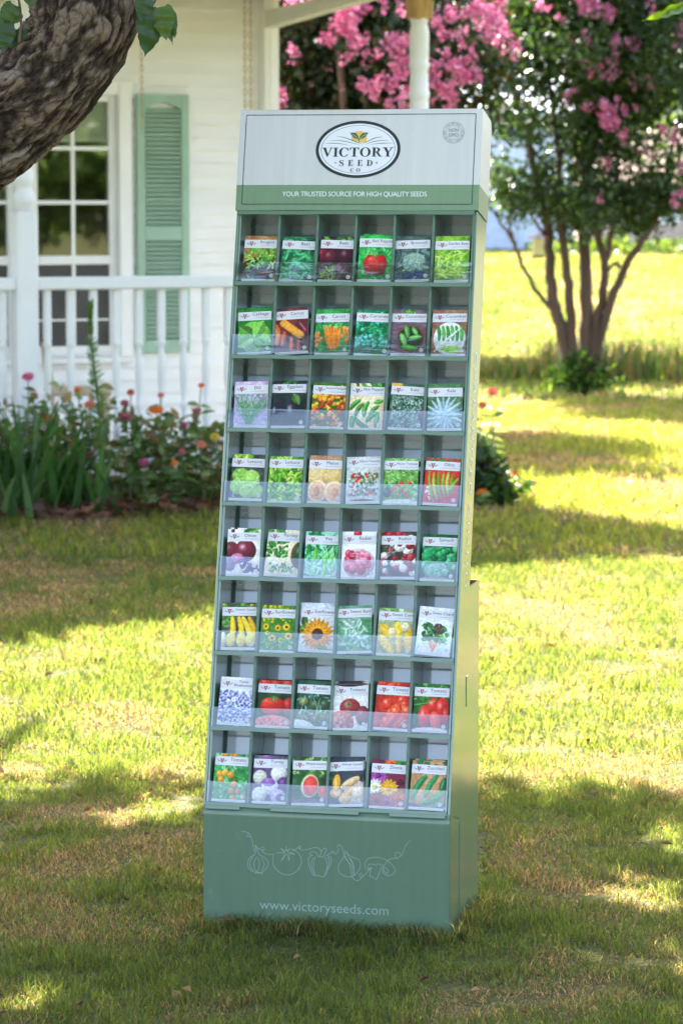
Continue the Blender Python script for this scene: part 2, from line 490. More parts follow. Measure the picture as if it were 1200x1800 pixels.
def ground():
    xs = np.concatenate([[-400, -150, -60], np.linspace(-20, 20, 41), [60, 150, 400]])
    ys = np.concatenate([[-200, -60, -20], np.linspace(-8, 80, 89), [120, 250, 600]])
    X, Y = np.meshgrid(xs, ys)
    Z = gz(Y)
    V = np.stack([X, Y, Z], -1).reshape(-1, 3)
    nx = len(xs)
    i = np.arange(len(ys) - 1)[:, None] * nx + np.arange(nx - 1)[None]
    F = np.stack([i, i + 1, i + nx + 1, i + nx], -1).reshape(-1, 4)
    m = bpy.data.materials.new('lawn_ground'); m.use_nodes = True
    t = m.node_tree; b = t.nodes['Principled BSDF']; L = t.links.new
    tc = t.nodes.new('ShaderNodeTexCoord')
    n1 = t.nodes.new('ShaderNodeTexNoise'); n1.inputs['Scale'].default_value = .8; n1.inputs['Detail'].default_value = 8
    n2 = t.nodes.new('ShaderNodeTexNoise'); n2.inputs['Scale'].default_value = 45; n2.inputs['Detail'].default_value = 6
    L(tc.outputs['Object'], n1.inputs[0]); L(tc.outputs['Object'], n2.inputs[0])
    mx = t.nodes.new('ShaderNodeMath'); mx.operation = 'MULTIPLY_ADD'; mx.inputs[1].default_value = .5
    L(n1.outputs['Fac'], mx.inputs[0])
    h = t.nodes.new('ShaderNodeMath'); h.operation = 'MULTIPLY'; h.inputs[1].default_value = .5
    L(n2.outputs['Fac'], h.inputs[0]); L(h.outputs[0], mx.inputs[2])
    r = t.nodes.new('ShaderNodeValToRGB'); e = r.color_ramp.elements
    e[0].position = .36; e[0].color = (.036, .036, .014, 1)
    e[1].position = .64; e[1].color = (.14, .112, .055, 1)
    k = r.color_ramp.elements.new(.5); k.color = (.075, .080, .026, 1)
    L(mx.outputs[0], r.inputs[0]); L(r.outputs[0], b.inputs['Base Color'])
    b.inputs['Roughness'].default_value = .95; b.inputs['Specular IOR Level'].default_value = .1
    bp = t.nodes.new('ShaderNodeBump'); bp.inputs['Strength'].default_value = .7; bp.inputs['Distance'].default_value = .03
    L(n2.outputs['Fac'], bp.inputs['Height']); L(bp.outputs[0], b.inputs['Normal'])
    o = link('lawn', np_mesh('lawn', V, F, m, smooth=True))
    tag(o, kind='structure')
ground()

# rack placement (used to keep grass out of the box)
RK_X, RK_Y, RK_TH = -0.0361, 6.9622, 0.2215
RK_W, RK_D = 0.570, 0.359
PHI = R(26.4)
HC = Vector((-0.441, 19.85, 0))
def house_local(x, y):
    dx, dy = x - HC.x, y - HC.y
    c, s = math.cos(PHI), math.sin(PHI)
    return dx * c + dy * s, -dx * s + dy * c

def grass(name, y0, y1, dens, ln, wd, seed, cols_g, cols_s, margin=.6, inner=None):
    rng = np.random.default_rng(seed)
    half = 0.1105 * y1 + margin
    n = int(dens * (y1 - y0) * 2 * half)
    x = (rng.random(n) * 2 - 1) * half; y = y0 + rng.random(n) * (y1 - y0)
    ok = np.abs(x) < 0.1105 * y + margin
    if inner is not None: ok &= np.abs(x) > 0.1105 * y + inner
    c, s = math.cos(RK_TH), math.sin(RK_TH)
    dx, dy = x - RK_X, y - RK_Y
    lx, ly = c * dx - s * dy, s * dx + c * dy
    ok &= ~((np.abs(lx) < RK_W / 2 + .006) & (ly > -.008) & (ly < RK_D + .008))
    hx_, hy_ = house_local(x, y)
    ok &= ~((hx_ < .35) & (hy_ > -2.72))
    dry = .5 * fbm(x * 1.5, y * 1.0, 5, 4) + .5 * fbm(x * 4.2, y * 3.0, 25, 3)
    tuft = fbm(x * 9, y * 9, 11, 3)
    ok &= (tuft > .20 + .12 * rng.random(n))
    x, y, dry, tuft = x[ok], y[ok], dry[ok], tuft[ok]
    n = len(x)
    straw = rng.random(n) < np.clip((dry - .50) * 4.2 + .32, .06, .88)
    L = ln * (.35 + 1.05 * rng.random(n)) * np.clip(.1 + 1.75 * tuft, .25, 1.8) * np.where(straw, .75, 1.0)
    a = rng.random(n) * 2 * math.pi
    lean = np.where(straw, .5 + .9 * rng.random(n), .15 + .75 * rng.random(n))
    ax, ay = np.cos(a), np.sin(a)
    b = rng.random(n) * 2 * math.pi
    sx, sy = np.cos(b) * wd * .5, np.sin(b) * wd * .5
    z = gz(y)
    p0 = np.stack([x, y, z - .004], 1)
    mid = p0 + np.stack([ax * L * lean * .30, ay * L * lean * .30, L * .55], 1)
    tip = p0 + np.stack([ax * L * lean * .95, ay * L * lean * .95, L * (1.02 - .28 * lean)], 1)
    sv = np.stack([sx, sy, np.zeros(n)], 1)
    V = np.stack([p0 - sv, p0 + sv, mid + sv * .8, mid - sv * .8, tip], 1).reshape(-1, 3)
    base = (np.arange(n) * 5)[:, None]
    T = np.array([[0, 1, 2], [0, 2, 3], [3, 2, 4]])
    F = (base[:, :, None] + T[None]).reshape(-1, 3)
    cg = np.asarray(cols_g)[rng.integers(0, len(cols_g), n)]
    cs = np.asarray(cols_s)[rng.integers(0, len(cols_s), n)]
    col = .94 * np.where(straw[:, None], cs, cg) * (.58 + .82 * rng.random((n, 1)) ** 1.2)
    col = np.repeat(col, 3, 0)
    o = link(name, np_mesh(name, V, F, M_GRASS, col=col))
    tag(o, 'short lawn of green and straw coloured blades', 'grass', kind='stuff')
    return o
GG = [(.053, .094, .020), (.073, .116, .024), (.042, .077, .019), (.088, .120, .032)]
GS = [(.205, .165, .100), (.160, .116, .070), (.265, .222, .145), (.125, .096, .055)]
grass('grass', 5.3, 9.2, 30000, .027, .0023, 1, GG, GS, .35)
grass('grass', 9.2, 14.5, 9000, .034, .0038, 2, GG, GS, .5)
grass('grass', 14.5, 26, 2000, .050, .008, 3, [(.098, .145, .024), (.122, .165, .028), (.084, .124, .022), (.136, .162, .036)], GS, .8)  # brighter, greener blades: the middle lawn's sunlight put into the colour
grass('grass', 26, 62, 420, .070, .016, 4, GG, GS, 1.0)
grass('grass', 4.6, 9.2, 9000, .030, .0042, 5, GG, GS, 1.7, .35)
grass('grass', 9.2, 26, 1500, .042, .0080, 6, GG, GS, 2.6, .6)

def grass_round_base():
    # longer blades left standing against the foot of the display
    rng = np.random.default_rng(8)
    n = 5200
    side = rng.random(n)
    lx = np.where(side < .72, (rng.random(n) * 2 - 1) * (RK_W / 2 + .02), RK_W / 2 + .010 + np.abs(rng.normal(size=n)) * .022)
    ly = np.where(side < .72, -.012 - np.abs(rng.normal(size=n)) * .028, rng.random(n) * RK_D)
    c, s = math.cos(RK_TH), math.sin(RK_TH)
    x = RK_X + c * lx + s * ly; y = RK_Y - s * lx + c * ly
    L = (.013 + .046 * rng.random(n) ** 2.4) * (.45 + 1.1 * fbm(lx * 16, ly * 16, 71, 2))
    straw = rng.random(n) < .34
    a = rng.random(n) * 6.283; lean = .2 + .9 * rng.random(n)
    p0 = np.stack([x, y, np.full(n, -.003)], 1)
    dirn = np.stack([np.cos(a), np.sin(a) * .5 - .25, np.zeros(n)], 1)
    mid = p0 + dirn * (L * lean * .28)[:, None] + np.array([0, 0, 1]) * (L * .55)[:, None]
    tip = p0 + dirn * (L * lean * .85)[:, None] + np.array([0, 0, 1]) * (L * (1.02 - .25 * lean))[:, None]
    b = rng.random(n) * 6.283
    sv = np.stack([np.cos(b), np.sin(b), np.zeros(n)], 1) * .0013
    V = np.stack([p0 - sv, p0 + sv, mid + sv * .8, mid - sv * .8, tip], 1).reshape(-1, 3)
    F = ((np.arange(n) * 5)[:, None, None] + np.array([[0, 1, 2], [0, 2, 3], [3, 2, 4]])[None]).reshape(-1, 3)
    col = np.where(straw[:, None], np.asarray(GS)[rng.integers(0, 4, n)], np.asarray(GG)[rng.integers(0, 4, n)]) * (.5 + rng.random((n, 1)))
    o = link('grass', np_mesh('grass', V, F, M_GRASS, col=np.repeat(col, 3, 0)))
    tag(o, 'longer grass blades standing against the foot of the display', 'grass', kind='stuff')
grass_round_base()

def fallen_leaves():
    rng = np.random.default_rng(19)
    n = 150
    y = 5.6 + 8 * rng.random(n) ** 1.5; x = (rng.random(n) * 2 - 1) * (.11 * y + .3)
    P = np.stack([x, y, .018 + .016 * rng.random(n)], 1)
    d = rng.normal(size=(n, 3)); d[:, 2] *= .3
    V, F = leaf_cards(P, .018 + .022 * rng.random(n), .6, rng, dirs=d, fold=.4, up=(0, 0, 2))
    c = np.asarray([(.16, .085, .04), (.24, .15, .07), (.11, .065, .035), (.30, .20, .10)])[rng.integers(0, 4, n)]
    o = link('fallen_leaves', np_mesh('fallen_leaves', V, F, M_DRYLEAF, col=np.repeat(c, 6, 0)))
    tag(o, 'small dry brown leaves scattered on the lawn', 'fallen leaves', kind='stuff')
fallen_leaves()

# ================================================================== HOUSE
house = empty('farmhouse', HC, PHI)
tag(house, 'white clapboard house with a turned post porch and green shutter', 'house')
FL = .15            # porch floor
XL = -7.0           # far left end of the wall
WX0, WX1, WZ0, WZ1 = -2.28, -1.05, .72, 2.305    # window opening pair

def siding_panel(mb, x0, x1, z0, z1, e=.079):
    k0 = int(math.floor(z0 / e))
    z = k0 * e
    while z < z1 - 1e-6:
        a, b = max(z, z0), min(z + e, z1)
        ya = -.021 * (1 - (a - z) / e) - .002; yb = -.021 * (1 - (b - z) / e) - .002
        mb.add([(x0, ya, a), (x1, ya, a), (x1, yb, b), (x0, yb, b)], [(0, 1, 2, 3)])
        if a == z:
            mb.add([(x0, ya, a), (x1, ya, a), (x1, -.002, a), (x0, -.002, a)], [(3, 2, 1, 0)])
        z += e
mb = MB()
siding_panel(mb, XL, WX0, FL, 3.3)
siding_panel(mb, WX1, -.09, FL, 3.3)
siding_panel(mb, WX0, WX1, FL, WZ0)
siding_panel(mb, WX0, WX1, WZ1, 3.3)
# body of the house behind the boards: walls with thickness, open at the window
mb.box(XL, WX0, 0, .12, 0, 3.3); mb.box(WX1, 0, 0, .12, 0, 3.3)
mb.box(WX0, WX1, 0, .12, 0, WZ0); mb.box(WX0, WX1, 0, .12, WZ1, 3.3)
mb.box(-.12, 0, .12, 6, 0, 3.3); mb.box(XL, XL + .12, .12, 6, 0, 3.3); mb.box(XL + .12, -.12, 5.88, 6, 0, 3.3)
mb.add([(0, 0, 3.3), (0, 6, 3.3), (0, 3, 5.6), (-.12, 0, 3.3), (-.12, 6, 3.3), (-.12, 3, 5.6)], [(0, 1, 2), (5, 4, 3), (0, 2, 5, 3), (1, 4, 5, 2)])
mb.build('wall', M_SIDING, house)
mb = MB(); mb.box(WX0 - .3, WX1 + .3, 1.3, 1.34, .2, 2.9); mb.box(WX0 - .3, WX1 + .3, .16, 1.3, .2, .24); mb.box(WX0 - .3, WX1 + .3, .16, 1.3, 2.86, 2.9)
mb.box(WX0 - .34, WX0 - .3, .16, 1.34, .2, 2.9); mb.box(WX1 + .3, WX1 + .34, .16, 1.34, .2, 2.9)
mb.build('room', M_ROOM, house)  # shallow box painted dark to stand for the unlit interior
# corner boards
mb = MB(); mb.cbox(-.092, 0.006, -.10, .0, FL, 3.3, .006); mb.box(-.055, .004, -.106, -.10, FL, 3.3); mb.box(.006, .02, -.05, .08, 0, 3.3)
mb.build('corner_board', M_PAINT, house)
# roofs
mb = MB()
mb.prism([(-2.75, 2.98), (-2.75, 3.06), (-.02, 3.45), (-.02, 3.37)], XL - .3, .62, lambda a, b, d: (d, a, b))
mb.prism([(-.45, 3.22), (3, 5.72), (3, 5.62), (-.45, 3.12)], XL - .3, .3, lambda a, b, d: (d, a, b))
mb.prism([(6.45, 3.22), (3, 5.721), (3, 5.621), (6.45, 3.12)], XL - .3, .3, lambda a, b, d: (d, a, b))
mb.build('roof', M_ROOF, house)
mb = MB(); mb.box(XL, .45, -2.5, -.12, 2.93, 2.96)
mb.build('porch_ceiling', M_SOFFIT, house)
mb = MB()
mb.box(XL, .02, -2.04, -1.94, 2.86, 2.929)
mb.build('porch_beam', M_PAINT, house)
# end beam from the wall corner to the corner post (rises slightly outwards)
mb = MB(); mb.prism([(-.10, 2.735), (-1.93, 2.865), (-1.93, 2.925), (-.10, 2.84)], -.09, .0, lambda a, b, d: (d, a, b))
mb.build('end_beam', M_SOFFIT, house)
mb = MB(); mb.box(XL, .06, -2.12, -.0, 0.0, FL - .03); mb.cbox(XL, .10, -2.16, -.0, FL - .03, FL, .008)
mb.build('porch_floor', M_CONC, house)

# windows: two sashes side by side
def window(x0, x1):
    f = MB()
    c = .085
    y0 = -.045
    zz = [WZ0, .93, 1.30, 1.65, 1.98, WZ1]
    # casing
    if x1 == WX1:
        f.cbox(x1, x1 + c, y0, -.004, WZ0 - .02, WZ1 + .09, .006)
    else:
        f.cbox(x0 - c, x0, y0, -.004, WZ0 - .02, WZ1 + .09, .006)
    f.cbox(x0 + .001, x1 - .001, y0, -.004, WZ1, WZ1 + .09, .006)
    # mullion halves and stiles
    for xa, xb in ((x0, x0 + .045), (x1 - .045, x1)):
        f.cbox(xa, xb, .012, .07, WZ0, WZ1, .004)
    f.cbox(x0 + .045, x1 - .045, .013, .07, WZ0, WZ0 + .05, .004)
    f.cbox(x0 + .045, x1 - .045, .013, .07, WZ1 - .04, WZ1, .004)
    f.cbox(x0 + .045, x1 - .045, .008, .07, 1.27, 1.325, .004)
    xm = (x0 + x1) / 2
    f.box(xm - .011, xm + .011, .022, .045, WZ0 + .05, WZ1 - .04)
    for z in (1.65, 1.98):
        f.box(x0 + .045, x1 - .045, .024, .043, z - .012, z + .012)
    f.box(x0 + .045, x1 - .045, .024, .043, .93 - .006, .93 + .006)
    o = f.build('window', M_PAINT, house)
    s = MB(); s.cbox(x0 - (c if x0 == WX0 else 0) + .001, x1 + (c if x1 == WX1 else 0) - .001, -.075, -.006, WZ0 - .055, WZ0 - .022, .006)
    s.build('window_sill', M_PAINT, o)
    for za, zb, pm, nm in ((1.30, WZ1 - .03, M_PANE, 'pane'), (WZ0 + .04, 1.295, M_SCREEN, 'insect_screen')):
        p = MB(); p.add([(x0 + .04, .034, za), (x1 - .04, .034, za), (x1 - .04, .034, zb), (x0 + .04, .034, zb)], [(0, 1, 2, 3)])
        p.build(nm, pm, o)
    b = MB()
    nb = 12
    for i in range(nb):
        z = 2.04 + i * .022
        b.add([(x0 + .046, .052, z), (x1 - .046, .052, z), (x1 - .046, .064, z + .021), (x0 + .046, .064, z + .021)], [(0, 1, 2, 3)])
    b.box(x0 + .046, x1 - .046, .050, .066, 2.02, 2.04)
    b.build('blind', M_BLIND, o)
window(-1.61, WX1)
window(WX0, -1.715)
mb = MB(); mb.cbox(-1.714, -1.611, -.045, .07, WZ0, WZ1 + .09, .006); mb.build('window_mullion', M_PAINT, house)

# shutter
SX0, SX1 = -.935, -.585
f = MB(); st = .052; y0, y1 = -.052, -.019
z0, z1 = .72, 2.315
f.cbox(SX0, SX0 + st, y0, y1, z0, z1, .004); f.cbox(SX1 - st, SX1, y0, y1, z0, z1, .004)
f.cbox(SX0 + st, SX1 - st, y0 + .001, y1, z0, z0 + .075, .003)
f.cbox(SX0 + st, SX1 - st, y0 + .001, y1, 1.415, 1.50, .003)
xs = np.linspace(SX0 + st, SX1 - st, 13)
arch = [(x, z1 - .095 + .045 * max(0, math.cos((x - (SX0 + SX1) / 2) / .125 * math.pi / 2)) ) for x in xs]
f.prism([(SX0 + st, z1)] + arch + [(SX1 - st, z1)], y0 + .001, y1, lambda a, b, d: (a, d, b))
sh = f.build('shutter', M_SHUT, house)
l = MB()
for za, zb in ((z0 + .075, 1.415), (1.50, z1 - .07)):
    z = za
    while z < zb - .005:
        l.add([(SX0 + st, -.020, z + .019), (SX1 - st, -.020, z + .019), (SX1 - st, -.050, z + .001), (SX0 + st, -.050, z + .001),
               (SX0 + st, -.020, z + .009), (SX1 - st, -.020, z + .009), (SX1 - st, -.050, z - .007), (SX0 + st, -.050, z - .007)],
              [(0, 1, 2, 3), (3, 2, 6, 7), (7, 6, 5, 4)])
        z += .0285
l.build('louvre', M_SHUT, sh)

# turned porch posts
def post(x, y, cap):
    m = MB(); h = .061
    m.cbox(x - h, x + h, y - h, y + h, FL + .001, 1.60, .012)
    pr = [(.050, 1.60), (.048, 1.62), (.060, 1.64), (.062, 1.67), (.054, 1.70), (.044, 1.715), (.044, 1.735), (.053, 1.75), (.056, 1.78), (.052, 1.81),
          (.050, 1.84), (.058, 1.86), (.058, 1.88), (.051, 1.90), (.054, 2.0), (.056, 2.1), (.055, 2.22), (.053, 2.235), (.060, 2.25), (.060, 2.275), (.053, 2.29), (.052, 2.37), (.050, 2.40),
          (.058, 2.42), (.059, 2.44), (.050, 2.455), (.055, 2.475), (.056, 2.58), (.056, 2.62), (.050, 2.645), (.046, 2.66), (.050, 2.68), (.060, 2.70)]
    m.lathe(pr, x, y, 20)
    o = m.build('porch_post', M_PAINT, house)
    b = MB(); b.cbox(x - h - .002, x + h + .002, y - h - .002, y + h + .002, 2.69, 2.859, .012)
    b.build('post_block', M_TANWOOD if cap else M_PAINT, o)
PY = -1.99
post(-.061 + .061, PY, True)
post(-2.41, PY, False)
post(-4.82, PY, False)

# railings with turned balusters
BAL_PROF = [(r_ * .92, .15 + (z_ - .15) * 1.276) for r_, z_ in [(.019, .585), (.024, .575), (.026, .56), (.019, .55), (.016, .535), (.021, .50), (.024, .45), (.022, .40), (.017, .35), (.0145, .31), (.019, .30), (.022, .285), (.016, .27), (.0155, .26), (.021, .20), (.023, .15)]]
def baluster_mesh():
    m = MB()
    m.cbox(-.0195, .0195, -.0195, .0195, .70, .98, .004)
    m.lathe(BAL_PROF[::-1], 0, 0, 12)
    m.cbox(-.0215, .0215, -.0215, .0215, .03, .155, .004)
    return m.mesh('baluster', M_PAINT)
BM = baluster_mesh()
def railing(x0, x1):
    m = MB()
    m.cbox(x0, x1, PY - .042, PY + .042, 1.175, 1.245, .008)
    m.cbox(x0, x1, PY - .03, PY + .03, FL + .05, FL + .105, .006)
    o = m.build('railing', M_PAINT, house)
    n = int(round((x1 - x0) / .134))
    for i in range(n):
        b = link('baluster', BM, o)
        b.location = (x0 + (i + .5) * (x1 - x0) / n, PY, .2)
railing(-2.41 + .061, -.061)
railing(-4.82 + .061, -2.41 - .061)

# hanging chains under the porch ceiling
def chain(px, py_bottom, Y, label):
    top = 2.93
    p = px_at(px, py_bottom, Y)
    o = empty('hanging_chain', (p.x, p.y, top))
    m = MB()
    n = int((top - p.z) / .034)
    for i in range(n):
        cz = -.017 - i * .034
        pts = []
        for k in range(9):
            a = 2 * math.pi * k / 8
            r = Vector((.0085 * math.cos(a), 0, .021 * math.sin(a)))
            if i % 2: r = Vector((0, r.x, r.z))
            pts.append(r + Vector((0, 0, cz)))
        m.tube(pts, .0024, 5, cap=False)
    me = m.mesh('hanging_chain', M_CHAIN)
    bpy.data.objects.remove(o)
    o = link('hanging_chain', me); o.location = (p.x, p.y, top)
    tag(o, label, 'chain', 'chains hanging from the porch ceiling')
chain(250, 246, 18.6, 'thin rusty chain hanging down in front of the green shutter')
chain(431, 300, 18.7, 'left chain of the pair hanging beside the porch wall corner')
chain(441, 300, 18.75, 'right chain of the pair, the one touching the white corner board')

# small wooden chair behind the railing
def chair():
    p = px_at(137, 690, 18.35)
    o = empty('porch_chair', (p.x, p.y, FL), R(98))
    tag(o, 'small beige wooden chair on the porch behind the white balusters', 'chair')
    s = MB(); s.cbox(-.19, .19, -.19, .19, .38, .42, .012); s.build('seat', M_CHAIRPAINT, o)
    for x in (-.16, .16):
        b = MB(); b.tube([(x, -.16, 0), (x, -.16, .379)], [.018, .022], 8); b.build('leg', M_CHAIRPAINT, o)
        b = MB(); b.tube([(x, .165, 0), (x, .165, .45), (x, .19, .68)], [.018, .022, .017], 8); b.build('leg', M_CHAIRPAINT, o)
    b = MB(); b.cbox(-.14, .14, .168, .186, .50, .56, .004); b.cbox(-.14, .14, .178, .194, .60, .66, .004); b.build('backrest', M_CHAIRPAINT, o)
chair()

# ================================================================== FAR BUILDINGS
def shed():
    z0 = float(gz(62))
    o = empty('metal_shed', (1.9, 62, z0 - .05), 0)
    tag(o, 'pale blue-white metal shed at the far edge of the lawn', 'shed')
    m = MB()
    xs = np.arange(-4.0, 2.75, .15)
    V = []
    for i, x in enumerate(xs):
        V.append((x, 0 if i % 2 else -.05, 0)); V.append((x, 0 if i % 2 else -.05, 2.7))
    m.add(V, [(2 * i, 2 * i + 2, 2 * i + 3, 2 * i + 1) for i in range(len(xs) - 1)])
    m.box(-4.0, 2.65, .02, 6, 0, 2.7)
    m.build('wall', M_SHED, o)
    r = MB(); r.prism([(-.3, 2.68), (3, 3.6), (6.3, 2.68), (6.3, 2.75), (3, 3.68), (-.3, 2.75)], -4.2, 2.85, lambda a, b, d: (d, a, b)); r.build('roof', M_SHED, o)
    d = MB(); d.box(.5, 1.5, -.09, -.055, .05, 1.15); d.build('door', mat('shed_door_paint', (.52, .60, .74), .5), o)
shed()
def barn():
    y = 72; z0 = float(gz(y)) - .05
    o = empty('tan_outbuilding', (10.6, y, z0), 0)
    tag(o, 'low tan brick outbuilding with brown roof behind the flowering tree', 'building')
    m = MB(); m.box(-5.2, 6, 0, 5, 0, 1.55); m.build('wall', M_TANWALL, o)
    r = MB(); r.prism([(-.35, 1.3), (2.5, 2.6), (5.35, 1.3), (5.35, 1.4), (2.5, 2.75), (-.35, 1.4)], -5.5, 6.3, lambda a, b, d: (d, a, b)); r.build('roof', M_BROWNROOF, o)
    for x in (-3.3, -.6, 2.0):
        f = MB(); f.box(x - .42, x + .42, -.05, .01, .5, 1.05); f = f.build('window', M_PAINT, o)
        g = MB(); g.box(x - .36, x + .36, -.065, -.052, .56, .99); g.build('pane', M_SHED, f)
barn()

# ================================================================== TREES
DARK = [(.040, .078, .022), (.058, .105, .028), (.032, .060, .020), (.080, .130, .034), (.050, .085, .032)]
SHADE_GREENS = [(.016, .034, .011), (.022, .045, .013), (.013, .026, .010), (.030, .055, .016), (.075, .045, .012)]  # leaf greens darkened to paint in the shade behind the porch
PINKS = [(.66, .17, .33), (.74, .27, .43), (.58, .11, .24), (.78, .38, .50)]

def clumps(rng, c, rad, n, r0, r1, squash=1.0, zmin=None, shell=.35):
    """clump centres and radii inside an ellipsoid, more of them towards its outside"""
    out = []
    while len(out) < n:
        v = rng.normal(size=3); v /= np.linalg.norm(v)
        k = (shell + (1 - shell) * rng.random()) if rng.random() < .75 else rng.random() * .7
        p = np.array(c) + v * k * np.array(rad)
        if zmin is not None and p[2] < zmin(p[0], p[1]): continue
        out.append((p, r0 + (r1 - r0) * rng.random()))
    return out

def clump_points(rng, cl, per):
    P = []
    for c, r in cl:
        n = int(per * (r / .35) ** 2)
        v = rng.normal(size=(n, 3)); v /= np.linalg.norm(v, axis=1, keepdims=True)
        P.append(c + v * r * (rng.random((n, 1)) ** .45) * np.array([1, 1, .8]))
    return np.concatenate(P)

def blossom(name, p, r, rng, parent, tall=1.35):
    n = int(150 * (r / .12) ** 1.5)
    v = rng.normal(size=(n, 3)); v /= np.linalg.norm(v, axis=1, keepdims=True)
    nk = 5                                              # a panicle is a few rounded tufts, not one ball
    ctr = rng.normal(size=(nk, 3)) * np.array([.52, .4, .62]) * r
    kk = rng.integers(0, nk, n); kr = (.38 + .30 * rng.random(nk)) * r
    P = np.array(p) + ctr[kk] + v * kr[kk][:, None] * (.5 + .5 * rng.random((n, 1)))
    V, F = leaf_cards(P, r * (.22 + .2 * rng.random(n)), .95, rng, fold=.5)
    c = np.asarray(PINKS)[rng.integers(0, 4, n)] * (.8 + .4 * rng.random((n, 1)))
    return link(name, np_mesh(name, V, F, M_PETAL, col=np.repeat(np.clip(c, 0, 1), 6, 0)), parent)

def stems_from_px(mb, paths, Y, rng, jit=.25, n=8):
    for pts in paths:
        q = []; rr = []
        off = 0.0
        dy = rng.normal() * jit
        L = len(pts)
        for i, (x, y, r) in enumerate(pts):
            p = px_at(x, y, Y + dy * i / max(1, L - 1))
            q.append(p); rr.append(r)
        # smooth with Catmull-Rom
        Q = []; RR = []
        for i in range(L - 1):
            p0 = q[max(i - 1, 0)]; p1 = q[i]; p2 = q[i + 1]; p3 = q[min(i + 2, L - 1)]
            for k in range(4):
                t = k / 4
                Q.append(.5 * ((2 * p1) + (p2 - p0) * t + (2 * p0 - 5 * p1 + 4 * p2 - p3) * t * t + (3 * p1 - p0 - 3 * p2 + p3) * t ** 3) + Vector(rng.normal(size=3) * .006))
                RR.append(rr[i] + (rr[i + 1] - rr[i]) * t)
        Q.append(q[-1]); RR.append(rr[-1])
        mb.tube(Q, RR, n)

